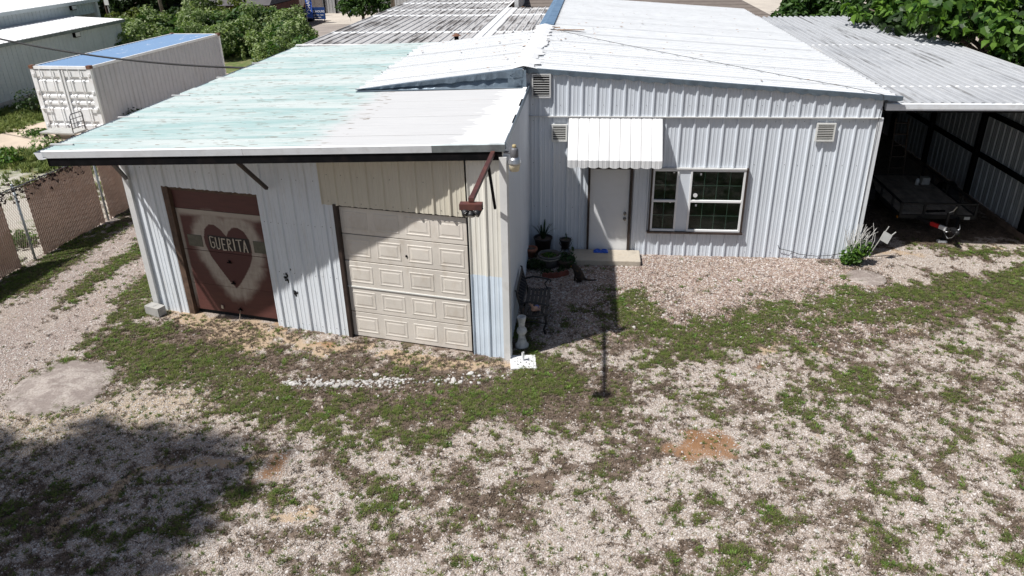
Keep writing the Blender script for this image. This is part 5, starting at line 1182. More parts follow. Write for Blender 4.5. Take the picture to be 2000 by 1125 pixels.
for k, z in ((0, .50), (1, .34)): MB().tube([(9.80, 1.20, .44), (9.85+.1*k, 1.0, z-.18), (10.0, .9, z-.12), (10.1, .85, .46), (10.15, 1.0, z+.02)], .009, 6).build('safety_chain', 'lamp_alu', tl, True)
MB().box((9.92, 1.17, .022), (.20, .12, .044)).build('jack_block', 'white_bright', None, False, 'white block under the trailer jack', 'block')
for x, s_ in ((TX0-.18, -1), (TX1+.18, 1)):
    wh = MB(Matrix.Translation((x, 3.75, .32)) @ Matrix.Rotation(math.pi/2, 4, 'Y')).lathe((0, 0, -.09), [(.2, 0), (.30, .0), (.32, .03), (.32, .15), (.30, .18), (.2, .18)], 24).build('wheel', 'black_rubber', tl, True)
    MB(Matrix.Translation((x, 3.75, .32)) @ Matrix.Rotation(math.pi/2, 4, 'Y')).lathe((0, 0, -.095), [(.05, 0), (.19, .005), (.19, .185), (.05, .19)], 18).build('rim', 'lamp_alu', wh)
    fd = MB(); prev = None
    for k in range(9):
        a = math.pi*k/8; q = [(x-.13, 3.75+.42*math.cos(a), .32+.38*math.sin(a)), (x+.13, 3.75+.42*math.cos(a), .32+.38*math.sin(a))]
        if prev: fd.poly([prev[0], prev[1], q[1], q[0]])
        prev = q
    fd.build('fender', 'trailer_black', tl)
MB().box((TX0-.03, TY0+.06, TZ-.06), (.015, .06, .05)).build('marker_lamp', 'amber', tl); MB().box((10.62, TY0-.03, TZ-.05), (.13, .01, .07)).build('decal', 'sign_grey', tl)
for (x, y) in ((10.55, 4.2),): MB().box((x, y, TZ+.11), (.2, .16, .19)).build('storage_box', 'sign_grey', None, False, 'pale box standing on the trailer bed', 'box')
MB().tube([(10.32, 4.1, TZ+.02), (10.32, 4.1, TZ+.16), (10.32, 4.1, TZ+.2)], [.05, .05, .02], 12).build('plastic_jug', 'white_bright', None, True, 'white plastic jug on the trailer bed', 'jug')
MB().bar((9.75, 1.9, TZ+.03), (10.05, 1.95, TZ+.03), .07, .05).bar((10.08, 1.95, TZ+.03), (10.2, 1.97, TZ+.03), .05, .05).build('ratchet_strap', 'steel_black', None, False, 'dark rolled strap at the front of the trailer bed', 'strap')

# ================================================================== chain-link fence with brown slats
fe = thing('chain_link_fence', 'chain-link fence threaded with brown privacy slats along the drive', 'fence', (-11.7, 2, 0))
fxl = lambda y: -11.72 + .06*(y+1.2)
FY = [-6.7, -3.95, -1.21, 1.53, 4.28, 7.0, 9.8]
for y in FY: MB().tube([(fxl(y), y, 0), (fxl(y), y, 1.86)], .03, 10).lathe((fxl(y), y, 1.86), [(.034, 0), (.034, .02), (.02, .045)], 10).build('post', 'fence_steel', fe, True)
MB().tube([(fxl(y), y, 1.80) for y in (FY[0], FY[-1])], .016, 6).build('top_wire', 'fence_steel', fe)
HR = .062          # mesh diamond
wires = MB()
y = -6.7; k = 0
while y < 6.2:
    n_ = int(1.78/HR)
    for s_ in (-1, 1):
        for j in range(0, n_, 1):
            ya, yb = y + (HR/2 if (j % 2) else 0)*1, y + (0 if (j % 2) else HR/2)
            if s_ < 0: ya, yb = 2*y-ya+HR, 2*y-yb+HR
            xa = fxl(y)+.012
            wires.bar((xa, ya, .02+j*HR), (xa, yb, .02+(j+1)*HR), .004)
    y += HR
wires.build('chain_mesh', 'wire_steel', fe, kind='stuff')
GAPS = [(-1.62, -.92), (1.43, 1.62)]
s0 = None; y = -6.7; cnt = 0; rr = random.Random(5)
slm = MB()
while y < 6.2 and cnt < 300:
    if not any(a < y < b_ for a, b_ in GAPS):
        top = 1.74 + rr.uniform(-.05, .04) - (.10 if -0.92 < y < -.5 else 0); lean = rr.uniform(-.01, .01)
        if s0 is None: s0 = MB().box((fxl(y)-.004, y, top/2+.02), (.006, .051, top)).build('slat', 'slat_brown', fe); y0 = y; x0_ = fxl(y)
        else:
            c = dup(s0, fe, Vector((fxl(y)-x0_, y-y0, rr.uniform(-.045, .02)))); c.rotation_euler = (0, 0, rr.uniform(-.15, .15))
            # rotate about its own place: bake the turn out of the location
            c.rotation_euler = (0, 0, 0)
        cnt += 1
    y += .0565
vn = thing('dead_vine', 'dry brown vine tangled along the top of the fence', 'vine', (-11.75, -1, 1.7)); mb = MB(); rr = random.Random(8)
for k in range(620):
    y = rr.uniform(-4, 1.1); c_ = Vector((fxl(y)+rr.uniform(-.05, .08), y, 1.76+rr.gauss(0, .07) - (.25*rr.random() if rr.random() < .25 else 0))); s_ = rr.uniform(.02, .06)
    q = [c_ + Vector((rr.uniform(-1, 1), rr.uniform(-1, 1), rr.uniform(-1, 1)))*s_ for _ in range(4)]; mb.poly(q[:3]); mb.poly([q[0], q[2], q[3]])
mb.build('leaves', 'vine_dead', vn, kind='stuff'); mb = MB()
for k in range(3): mb.tube([(fxl(-4+j*.33)+.03, -4+j*.33, 1.78+.05*math.sin(j*1.3+k*2)) for j in range(15)], .007, 5)
mb.build('stems', 'vine_dead', vn)

# ================================================================== left neighbour's ground
def flat(name, pts_, z, mt, kind='structure', label=None):
    o = MB().poly([(x, y, z) for x, y in pts_]).build(name, mt, None, label=label, kind=kind); return o
m_, nt, b = newmat('lawn'); p = pos(nt); n1 = noise(nt, p, .5, 5); n2 = noise(nt, p, 14, 4, .7); n3 = noise(nt, p, 2.2, 5)
col = mixc(nt, n2, (.05, .085, .018), (.15, .19, .05)); col = mixc(nt, math_(nt, 'MULTIPLY', sstep(nt, n3, .46, .62), .6), col, (.25, .20, .11)); 
X, Y, Z = sepxyz(nt, p); gvl = math_(nt, 'SUBTRACT', 1, sstep(nt, math_(nt, 'ADD', Y, math_(nt, 'MULTIPLY_ADD', n3, 4, -2)), 4.8, 6.2)); rgt = sstep(nt, X, -24, -20)
gv = mixc(nt, n2, (.36, .32, .28), (.58, .54, .49)); col = mixc(nt, math_(nt, 'MULTIPLY', math_(nt, 'MULTIPLY', gvl, sstep(nt, n1, .30, .45)), .85), col, gv)
link(nt, col, b.inputs['Base Color']); b.inputs['Roughness'].default_value = .9; bump(nt, b, n2, .6, .03)
flat('lawn', [(-60, -4), (-11.95, -4), (-11.4, 9.9), (-11.4, 34), (-60, 34)], .004, 'lawn')
flat('concrete_apron', [(-28, 7.0), (-24.5, 9.4), (-21.9, 10.9), (-21.2, 12.9), (-21.2, 24), (-13, 24), (-13.4, 11.6), (-17, 9.2), (-18.6, 8.6), (-20, 8.35), (-23, 6.6), (-26, 4.5)], .010, 'slab_tan')
flat('street', [(-21, 37.5), (60, 37.5), (60, 46.5), (-21, 46.5)], .012, 'asphalt'); flat('far_lot', [(-29, 49.6), (-20.9, 49.6), (-20.9, 46.6), (60, 46.6), (60, 70), (-29, 70)], .016, 'lot')
n = 9000; x = RNG.uniform(-27, -12.2, n); y = RNG.uniform(3, 24, n)
dslab = (x > -21.0-.0*y) & (y > 9.6 + np.clip((-17-x)*.0, 0, 9)) & (x < -13) | ((y > 8.4) & (x > -20) & (y < 24)) | ((y > 7.2) & (x > -27) & (x < -20) & (y < 10.6)) | ((x > -21.2) & (y > 8.4))
k = ~dslab & ~((x < -24.9)) & ((y > 6.0) | (RNG.random(n) < .25)); x, y = x[k], y[k]
TL = [tuft_proto('lawn_tuft', 'grass', 110+q, 20, .12, .10, .012, .9) for q in range(3)]
scatter('lawn_grass', np.stack([x, y, np.full(len(x), .006)], -1), rots(len(x), False), RNG.uniform(.6, 1.5, len(x)), TL, 'rough grass on the neighbouring plot beyond the fence', 'grass')
for k, (x, y, r_, h_, lb, mt_) in enumerate(((-22.9, 14.3, .75, 1.05, 'dark rounded bush against the neighbouring wall', 'leaf_dark'), (-17.6, 7.7, .55, .75, 'airy green bush at the edge of the concrete apron', 'leaf_vine'), (-18.4, 6.6, .6, .55, 'low bush standing in the grass beyond the fence', 'leaf_bright'), (-20.1, 10.5, .55, .25, 'low green clump growing beside the container corner', 'leaf_bright'), (-16.9, 12.2, .5, .7, 'wispy weed at the container side', 'leaf_dark'), (-12.5, -1.6, .5, .5, 'bright weeds showing through the gap in the fence', 'leaf_bright'), (-12.7, -.4, .45, .4, 'bright weeds behind the slats beside the fence gap', 'leaf_bright'))):
    t_ = thing('bush', lb, 'bush', (x, y, 0)); leafcloud('leaves', [(x, y, h_*.5, r_, r_, h_*.55), (x+r_*.4, y+.1, h_*.35, r_*.6, r_*.6, h_*.4)], int(500*r_*max(h_, .5))+160, .11, mt_, t_, 30+k, .3); mb = MB(); rr = random.Random(k)
    for q in range(6): limb(mb, (x, y, 0), (x+rr.uniform(-r_, r_)*.7, y+rr.uniform(-r_, r_)*.7, h_*.8), .015, .005, .15, q, 4)
    mb.build('stem', 'bark', t_)

# ================================================================== shipping container and platform cart
ct_ = thing('shipping_container', 'white shipping container with a blue roof on the concrete apron', 'container', (-18.1, 15.3, 0))
th = -.066; CM = Matrix.Translation((-17.30, 10.62, .01)) @ Matrix.Rotation(th, 4, 'Z'); CW, CL, CH = 2.42, 9.5, 2.57
def cmb(): return MB(CM)
m_, nt, b = newmat('container_roof'); p = pos(nt); n1 = noise(nt, scaled(nt, p, (1, .35, 1)), 2.2, 6, .65); n2 = noise(nt, p, 6, 5, .7)
col = mixc(nt, n2, (.055, .15, .31), (.09, .21, .38)); col = mixc(nt, math_(nt, 'MULTIPLY', sstep(nt, n1, .58, .68), .7), col, (.42, .45, .50)); col = mixc(nt, math_(nt, 'MULTIPLY', sstep(nt, n2, .70, .78), .8), col, (.22, .12, .08)); link(nt, col, b.inputs['Base Color']); b.inputs['Roughness'].default_value = .5
cmb().sheet((0, .1, .15), UY, UZ, UX, prof(CONT, 0, CL-.2), 0, CH-.27).build('side_wall', 'container_side', ct_); cmb().sheet((-CW, .1, .15), UY, UZ, -UX, prof(CONT, 0, CL-.2), 0, CH-.27).build('side_wall', 'container_side', ct_)
cmb().sheet((-CW, CL-.03, .15), UX, UZ, UY, prof(CONT, 0, CW), 0, CH-.27).build('end_wall', 'container_side', ct_)
cmb().sheet((-CW+.06, .25, CH-.03), UY, UX, UZ, prof((.21, [(0, 0), (.05, 0), (.07, .018), (.14, .018), (.16, 0)]), 0, CL-.4), 0, CW-.12).build('roof', 'container_roof', ct_)
fr_ = cmb()
for x in (0, -CW):
    fr_.box((x, .05, CH/2), (.12, .12, CH)).box((x, CL-.05, CH/2), (.12, .12, CH)).box((x, CL/2, CH-.05), (.07, CL-.22, .10)).box((x, CL/2, .08), (.07, CL-.22, .15))
for y in (.05, CL-.05): fr_.box((-CW/2, y, CH-.055), (CW-.125, .11, .108)).box((-CW/2, y, .07), (CW-.125, .11, .14))
fr_.box((-CW/2, CL/2, .12), (CW-.1, CL-.2, .04)); fr_.build('frame', 'container_white', ct_)
for x in (0, -CW):
    for y in (.06, CL-.06):
        for z in (.06, CH-.03): cmb().box((x, y, z), (.17, .17, .12)).build('corner_casting', 'rust' if random.random() < .5 else 'container_white', ct_)
for s_, xc in ((0, -CW*.25-.01), (1, -CW*.75+.01)):
    dw = CW/2-.09; dp = cmb(); x0, x1 = xc-dw/2, xc+dw/2; dz0, dz1 = .17, CH-.14
    zp = [(dz0, 0), (.26, 0)]
    for zc in (.42, 1.05, 1.30, 1.55, 2.10): zp += [(zc-.085, 0), (zc-.05, -.04), (zc+.05, -.04), (zc+.085, 0)]
    zp += [(dz1, 0)]
    for (za, ha), (zb, hb) in zip(zp, zp[1:]): dp.poly([(x0, .02-ha, za), (x1, .02-ha, za), (x1, .02-hb, zb), (x0, .02-hb, zb)])
    for xx in (x0+.03, x1-.03): dp.box((xx, .012, (dz0+dz1)/2), (.06, .04, dz1-dz0))
    d_ = dp.build('container_door', 'container_white', ct_)
    for off in (-.26, .22): cmb().tube([(xc+off, -.035, .1), (xc+off, -.035, CH-.08)], .019, 8).box((xc+off, -.03, .45), (.08, .05, .05)).box((xc+off, -.03, 1.25), (.08, .05, .05)).box((xc+off, -.03, 2.15), (.08, .05, .05)).build('lock_rod', 'container_white', d_)
    cmb().bar((xc+.22-s_*.48, -.06, 1.0), (xc+.62-s_*1.26, -.06, .98), .03).build('lock_handle', 'container_white', d_)
    for z in (.35, 1.0, 1.6, 2.25): cmb().box((x1+.02 if s_ == 0 else x0-.02, -.01, z), (.09, .05, .10)).build('hinge', 'container_white', d_)
cmb().box((-CW/2, .02, CH/2), (.012, .03, CH-.35)).build('door_seal', 'trim_grey', ct_)
pc = thing('platform_cart', 'grey platform cart with a tube handle before the container', 'cart', (-18.6, 10.1, 0)); KM = Matrix.Translation((-18.6, 10.12, 0)) @ Matrix.Rotation(-.1, 4, 'Z')
MB(KM).box((0, 0, .27), (1.5, .75, .05)).box((0, 0, .235), (1.4, .65, .04)).build('platform', 'sign_grey', pc)
for x in (-.6, .6):
    for y in (-.27, .27): wc = MB(KM @ Matrix.Translation((x, y, .10)) @ Matrix.Rotation(math.pi/2, 4, 'X')).lathe((0, 0, -.025), [(.09, 0), (.1, .01), (.1, .04), (.09, .05)], 16).build('caster', 'black_rubber', pc, True); MB(KM).box((x, y, .19), (.06, .07, .07)).build('fork', 'lamp_grey', wc)
hd = MB(KM)
hd.tube([(.70, -.33, .28), (.72, -.33, .9), (.72, -.25, .98), (.72, .25, .98), (.72, .33, .9), (.70, .33, .28)], .02, 8)
for z in (.45, .62, .8): hd.tube([(.71, -.33, z), (.71, .33, z)], .014, 6)
hd.build('handle', 'lamp_grey', pc, True)

# ================================================================== neighbouring metal building
nb = thing('warehouse', 'pale green-grey metal warehouse with stepped white roofs', 'warehouse', (-30, 15, 0))
panels(nb, (-25.0, 2, 0), UY, UZ, UX, 23.5, .25, 2.62, 'neighbor_wall', PBR, 3.05); MB().box((-25.02, 13.7, .12), (.12, 23.6, .3)).build('plinth', 'concrete_grey', nb)
panels(nb, (-24.86, 1.8, 2.70), UY, Vector((-3.5, 0, .18)).normalized(), UZ, 24.0, 0, 3.55, 'neighbor_roof', PBR, 3.05, name='roof_panel')
MB().box((-24.86, 13.8, 2.62), (.06, 24, .15)).build('eave_trim', 'galv_dark', nb)
panels(nb, (-28.3, 2, 0), UY, UZ, UX, 26.6, 2.8, 3.50, 'neighbor_wall', PBR, 3.05); panels(nb, (-28.3, 28.6, 0), -UX, UZ, UY, 14, 0, 3.5, 'neighbor_wall', PBR, 3.05); panels(nb, (-25.0, 25.5, 0), -UX, UZ, UY, 3.3, 0, 2.65, 'neighbor_wall', PBR, 3.3)
panels(nb, (-28.1, 1.8, 3.58), UY, Vector((-8, 0, .55)).normalized(), UZ, 27.0, 0, 14, 'neighbor_roof', PBR, 3.05, name='roof_panel'); MB().box((-28.1, 15.3, 3.5), (.08, 27, .17)).build('eave_trim', 'neighbor_wall', nb)
for (x, y, z) in ((-24.93, 21.4, 2.42), (-28.2, 26.4, 3.28)): q = MB().box((x, y, z), (.16, .42, .26)).build('wall_light', 'steel_black', nb); MB().box((x+.085, y, z), (.02, .36, .2)).build('lens', 'vent_white', q)
MB().box((-28.2, 28.55, 1.7), (.2, .2, 3.4)).build('downpipe', 'vent_white', nb)

# ================================================================== vine-covered hedge, trees
hg = thing('vine_hedge', 'long tall hedge smothered in pale green vines behind the container', 'hedge', (-22, 30, 0))
HB = [(-18.6, 33.4, 1.3, 1.5, 1.6, 1.5), (-19.6, 33.0, 1.5, 1.6, 1.7, 1.5), (-20.8, 32.4, 1.6, 1.8, 1.8, 1.55), (-22.0, 31.8, 1.4, 1.8, 1.8, 1.5), (-23.4, 31.0, 1.35, 1.8, 1.8, 1.5), (-24.6, 30.2, 1.4, 1.6, 1.7, 1.45), (-25.8, 29.4, 1.5, 1.5, 1.6, 1.6), (-26.6, 28.6, 1.3, 1.4, 1.6, 1.4), (-25.5, 27.0, 1.1, 1.3, 1.6, 1.3), (-25.2, 25.0, .9, 1.0, 1.6, 1.1), (-23.0, 28.5, 1.1, 2.0, 2.0, 1.2), (-20.8, 29.8, 1.1, 2.0, 2.0, 1.3), (-18.8, 31.5, 1.0, 1.5, 1.6, 1.2), (-17.2, 32.6, .8, 1.0, 1.4, 1.0), (-16.6, 25.2, 1.1, 1.1, 1.5, 1.3), (-16.4, 27.6, 1.2, 1.3, 1.6, 1.4), (-16.9, 30.2, 1.2, 1.5, 1.7, 1.45), (-15.2, 23.4, .9, 1.1, 1.3, 1.1), (-14.4, 25.6, 1.0, 1.3, 1.5, 1.15)]
mb = MB()
for i, b_ in enumerate(HB): limb(mb, (b_[0], b_[1], 0), (b_[0]+.3, b_[1], b_[2]+.4), .06, .02, .1, i)
mb.build('stems', 'bark', hg); leafcloud('foliage', clumps(HB, 14, .36, 5, .82), 60000, .15, 'leaf_vine', hg, 41, .45, kind='stuff'); leafcloud('inner_foliage', [(b_[0], b_[1], b_[2], b_[3]*.75, b_[4]*.75, b_[5]*.75) for b_ in HB], 5000, .3, 'leaf_mid', hg, 42, .6, kind='stuff')
vine_b = []; rr = random.Random(77)
for k in range(46):
    b_ = HB[rr.choice([0, 1, 2, 3, 11, 12, 13, 14, 15, 16])]; a = rr.uniform(-2.6, -.3); vx, vy = b_[0]+b_[3]*1.05*math.cos(a), b_[1]+b_[4]*1.05*math.sin(a); z0 = b_[2]+b_[5]*rr.uniform(-.1, .5)
    vine_b += [(vx, vy, max(.15, z0-j*.17), .10, .10, .12) for j in range(rr.randint(4, 8))]
leafcloud('hanging_vines', vine_b, 3600, .13, 'leaf_vine', hg, 43, .1, kind='stuff')
tree('street_tree', 'round dense green tree at the roadside lot', (-16.9, 45.6, 0), [(-16.9, 45.6, 2.1, 1.9, 1.9, 1.2), (-17.7, 45.4, 1.6, 1.1, 1.2, .8), (-15.9, 45.8, 1.9, 1.3, 1.3, 1.1), (-16.8, 45.5, 2.9, 1.4, 1.4, .9)], 5200, .22, 'leaf_mid', .16, seed=51)
far = [(-35.2, 40.5, 2.2), (-32.6, 41, 2.4), (-30.2, 40.5, 2.3), (-38, 43, 2.6), (-33.5, 45, 2.8), (-28.6, 42.5, 2.4)]
for k, (x, y, h_) in enumerate(far):
    tree('shade_tree', ['dark tree furthest left behind the warehouse', 'dark broad tree behind the warehouse end', 'dark tree beside the leaning pole', 'dark tree just right of the utility pole', 'tall dark tree deep behind the warehouse', 'dark tree next to the brick house'][k], (x, y, 0), [(x, y, h_, 1.9, 1.7, 1.6), (x+1.2, y-.5, h_-1.1, 1.5, 1.4, 1.2), (x-1.2, y+.3, h_-1.0, 1.5, 1.4, 1.2), (x+.2, y-.6, h_+1.2, 1.4, 1.3, 1.1)], 4200, .28, 'leaf_dark', .22, group='dark trees behind the warehouse', seed=60+k)  # very dark leaf colour carries the backlit shade of these crowns
for k, (x, y, h_, mt_) in enumerate(((-30.6, 35.6, 1.5, 'leaf_olive'), (-26.2, 37.2, 2.5, 'leaf_vine'), (-23.9, 37.0, 2.4, 'leaf_olive'))):
    tree('small_tree', ['yellow-green shrub at the end of the warehouse', 'small pale tree behind the hedge at left', 'olive green small tree behind the hedge'][k], (x, y, 0), [(x, y, h_, 1.3, 1.2, .9), (x+.9, y, h_-.5, .9, .9, .6), (x-.9, y, h_-.3, .9, .9, .6)], 1500, .2, mt_, .08, seed=80+k)
tree('shade_tree', 'large tree standing off the left edge of the yard, shading the gravel', (-13.6, -15.2, 0), [(x_-.5*14, y_-.335*14, 14+dz, rx, ry, rz_) for x_, y_, dz, rx, ry, rz_ in ((-6.2, -10.1, 0, 2.7, 2.7, 1.7), (-4.1, -8.3, -.2, 1.35, 1.0, .8), (-5.4, -8.2, .1, 1.2, 1.0, .9), (-4.5, -9.5, .2, 1.1, 1.2, .9), (-7.8, -9.1, -.2, 1.8, 1.4, 1.0), (-6.6, -11.5, -.4, 3.2, 2.2, 1.2))], 5600, .36, 'leaf_dark', .34, seed=90, fork=.55, shell=.0)

# ---- catalpa hanging over the carport roof: the nearest leaves one by one
ca = thing('catalpa_tree', 'broad-leaved catalpa tree hanging over the carport roof', 'tree', (14.6, 9.5, 0))
CB = [(12.6, 8.4, 4.35, 1.5, 1.6, .75), (11.6, 10.3, 4.25, 1.2, 1.4, .6), (13.9, 6.9, 4.2, 1.4, 1.5, 1.0), (14.2, 9.2, 5.0, 2.0, 2.4, 1.2), (12.9, 11.5, 4.9, 1.8, 1.8, .9), (14.7, 5.9, 3.5, 1.1, 1.3, 1.1), (15.6, 7.5, 4.2, 1.6, 1.8, 1.4), (13.4, 6.6, 3.4, .8, .9, .6), (11.0, 12.4, 4.2, .9, 1.1, .45), (14.4, 12.8, 4.6, 1.8, 1.8, 1.1), (12.1, 13.4, 4.5, 1.3, 1.2, .7)]
mb = MB(); fk = (14.6, 9.4, 2.4); limb(mb, (14.6, 9.5, -.05), fk, .22, .17, .05, 1)
for i, b_ in enumerate(CB): limb(mb, fk, (b_[0], b_[1], b_[2]), .10, .02, .12, 100+i)
mb.build('trunk', 'bark', ca, True)
CC = clumps(CB, 6, .40, 9, .9); leafcloud('crown', CC, 5600, .23, 'leaf_bright', ca, 95, .35, .7, 'heart', kind='stuff'); leafcloud('inner_crown', [(b_[0], b_[1]+.3, b_[2]-.25, b_[3]*.8, b_[4]*.8, b_[5]*.7) for b_ in CB], 2200, .26, 'leaf_dark', ca, 96, .2, .55, 'heart', kind='stuff')  # inner leaves use a darker green: crown shade painted into the colour
heart_l = [(-.45, 0, .0), (-.38, .3, .05), (0, .42, .06), (.3, .2, 0), (.62, 0, -.14), (.3, -.2, 0), (0, -.42, .06), (-.38, -.3, .05), (.05, 0, -.03)]
lm = bpy.data.meshes.new('leaf'); lm.from_pydata(heart_l, [], [(8, i, (i+1) % 8) for i in range(8)])
lms = []
for q in range(3):
    l2 = lm.copy(); at = l2.attributes.new('tint', 'FLOAT', 'POINT'); at.data.foreach_set('value', [.35+.3*q]*9); l2.materials.append(MATS['leaf_bright']); lms.append(l2)
rr = random.Random(12); cnt = 0; camp = Vector((1.45, -16.5, 7.02)); cl_ = wloc(ca)
while cnt < 290:
    b_ = rr.choice(CC[:60]); d = Vector((rr.gauss(0, 1), rr.gauss(0, 1), rr.gauss(0, 1))).normalized(); c_ = Vector(b_[:3])
    if d.dot((camp-c_).normalized()) < .2: continue
    pnt = c_ + Vector((d.x*b_[3], d.y*b_[4], d.z*b_[5]))*rr.uniform(.97, 1.1)
    if pnt.x < 12.35 and pnt.z < 3.75: continue
    o = bpy.data.objects.new('leaf', lms[rr.randrange(3)]); COL.objects.link(o); o.parent = ca; o.location = pnt - cl_
    nrm = (d*.5 + Vector((rr.gauss(0, .55), rr.gauss(0, .55)-.1, .6))).normalized(); dn = Vector((rr.gauss(0, .5), rr.gauss(0, .5), -1.0)); dn = (dn - nrm*dn.dot(nrm)).normalized()
    o.rotation_euler = Matrix((dn, nrm.cross(dn), nrm)).transposed().to_euler(); s_ = .25*math.exp(rr.gauss(0, .22)); o.scale = (s_, s_, s_); cnt += 1
pods = MB()
for k in range(26):
    b_ = rr.choice(CB[:8]); q = Vector((b_[0]+rr.uniform(-.8, .8), b_[1]-b_[4]*.8, b_[2]+rr.uniform(-.4, .5))); pods.tube([q, q+Vector((.02, 0, -.15)), q+Vector((.0, .02, -.32))], .006, 4)
pods.build('seed_pods', 'seat_straw', ca, kind='stuff')
for k, (x, y, h_) in enumerate(((10.5, 18.3, 3.3), (12.4, 18.2, 3.6), (14.9, 17.8, 3.6), (17.2, 15.5, 3.4), (11.4, 20.6, 2.4), (12.6, 25.5, 2.6))):
    tree('backyard_tree', ['bushy green tree right behind the house roof end', 'bushy green tree behind the carport roof edge', 'green tree behind the catalpa crown', 'green tree at the far right behind the catalpa', 'low green shrub against the shingled house', 'green tree past the corner of the shingled house'][k], (x, y, 0), [(x, y, h_, 1.5, 1.4, 1.2), (x+.8, y-.4, h_-.9, 1.2, 1.1, .9), (x-.7, y-.3, h_-.6, 1.2, 1.2, 1.0), (x, y+.5, h_+.9, 1.2, 1.2, .8)], 3600, .20, ('leaf_mid', 'leaf_mid', 'leaf_dark', 'leaf_dark', 'leaf_mid', 'leaf_mid')[k], .12, group='trees behind the carport', seed=120+k)

# ================================================================== buildings and street things beyond
bh = thing('shingled_house', 'house with a brown shingled hip roof behind the white roof', 'house', (3, 26, 0))
HX0, HX1, HY0, HY1, HZ, PT = -4.2, 9.8, 21.0, 33.0, 3.0, .45
MB().box(((HX0+HX1)/2, (HY0+HY1)/2, HZ/2-.05), (HX1-HX0-.8, HY1-HY0-.8, HZ-.1)).build('wall', 'tan_wall', bh)
rows = 22; rw = (HY1-HY0)/2/rows
for k in range(rows):       # courses of shingles, each a strip stepping up the hip
    a, b_ = k*rw, (k+1)*rw+.03; q = MB(); z0, z1 = HZ+a*PT+.012, HZ+b_*PT-.004
    q.poly([(HX0+a, HY0+a, z0), (HX1-a, HY0+a, z0), (HX1-b_, HY0+b_, z1), (HX0+b_, HY0+b_, z1)]); q.poly([(HX1-a, HY0+a, z0), (HX1-a, HY1-a, z0), (HX1-b_, HY1-b_, z1), (HX1-b_, HY0+b_, z1)])
    q.poly([(HX0+a, HY1-a, z0), (HX0+a, HY0+a, z0), (HX0+b_, HY0+b_, z1), (HX0+b_, HY1-b_, z1)]); q.poly([(HX1-a, HY1-a, z0), (HX0+a, HY1-a, z0), (HX0+b_, HY1-b_, z1), (HX1-b_, HY1-b_, z1)]); q.build('shingle_course', 'shingle', bh)
MB().box((2.45, 22.8, 4.0), (.22, .22, .5)).box((2.45, 22.8, 4.27), (.34, .3, .05)).build('roof_vent', 'steel_black', bh)
fh = thing('brick_house', 'dark brick house with a grey roof behind the hedge', 'house', (-26, 44, 0))
MB().box((-26.6, 44.6, 1.0), (7.6, 6, 2.0)).build('wall', 'brick_far', fh)
MB().poly([(-31, 40.2, 2.1), (-22.3, 40.2, 2.1), (-23, 45, 3.9), (-29.4, 45, 3.9)]).poly([(-22.3, 40.2, 2.1), (-22.3, 49, 2.1), (-23, 45, 3.9)]).poly([(-31, 40.2, 2.1), (-29.4, 45, 3.9), (-31, 49, 2.1)]).poly([(-31, 49, 2.1), (-29.4, 45, 3.9), (-23, 45, 3.9), (-22.3, 49, 2.1)]).poly([(-31, 40.2, 2.06), (-31, 49, 2.06), (-22.3, 49, 2.06), (-22.3, 40.2, 2.06)]).build('roof', 'roof_far', fh)
for x in (-29.6, -27.3, -25.9, -23.2): MB().box((x, 40.5, 1.02), (.14, .14, 2.04)).build('porch_post', 'vent_white', fh)
gmb = thing('storage_building', 'grey metal storage building across the street', 'building', (-20, 60, 0))
panels(gmb, (-27.0, 55.5, 0), UX, UZ, -UY, 13, 0, 4.5, 'far_metal', PBR, 3.05); MB().poly([(-27.2, 55.4, 4.5), (-13.8, 55.4, 4.5), (-13.8, 66, 5.6), (-27.2, 66, 5.6)]).build('roof', 'roof_far', gmb); panels(gmb, (-14, 55.5, 0), UY, UZ, UX, 10, 0, 4.5, 'far_metal', PBR, 3.05); MB().box((-20.5, 60.5, 2.2), (12.6, 9.8, 4.4)).build('inner_core', 'interior_dark', gmb)
for x in (-25.6, -23.4, -22.3, -20.1): MB().box((x, 55.42, 2.2), (.14, .1, 4.4)).build('frame_post', 'steel_black', gmb)
wf = thing('board_fence', 'grey weathered board fence behind the blue sign', 'fence', (-26.5, 53.5, 0)); f0 = None
for k in range(26):
    x = -29+k*.24
    if f0 is None: f0 = MB().box((x, 53.5, .75), (.225, .03, 1.5)).build('board', 'far_fence', wf)
    else: dup(f0, wf, Vector((k*.24, 0, random.uniform(-.06, .03))))
def textobj(name, body, loc, rot, size, mt, parent):
    cu = bpy.data.curves.new(name, 'FONT'); cu.body = body; cu.size = size; cu.align_x = 'CENTER'; cu.align_y = 'CENTER'; cu.extrude = .004; cu.offset = size*.012
    tmp = bpy.data.objects.new(name, cu); COL.objects.link(tmp); dg = bpy.context.evaluated_depsgraph_get(); me = bpy.data.meshes.new_from_object(tmp.evaluated_get(dg)); bpy.data.objects.remove(tmp)
    me.materials.clear(); me.materials.append(MATS[mt]); o = bpy.data.objects.new(name, me); COL.objects.link(o); o.parent = parent; o.location = Vector(loc) - wloc(parent); o.rotation_euler = rot; return o
sgn = thing('hours_sign', 'dark blue opening hours sign across the street', 'sign', (-21.7, 47.8, 0))
MB().box((-21.75, 47.8, .78), (1.95, .06, .95)).build('board', 'sign_blue', sgn)
for x in (-22.6, -20.9): MB().bar((x, 47.86, 0), (x, 47.86, 1.2), .05).build('leg', 'steel_black', sgn)
textobj('lettering', 'OPENING HOURS', (-21.75, 47.765, .92), (math.pi/2, 0, 0), .235, 'sign_white', sgn); textobj('lettering', 'Monday - Friday 8am - 5pm', (-21.75, 47.765, .65), (math.pi/2, 0, 0), .15, 'sign_white', sgn); textobj('lettering', 'Saturday 9am - 1pm', (-21.75, 47.765, .46), (math.pi/2, 0, 0), .15, 'sign_white', sgn)
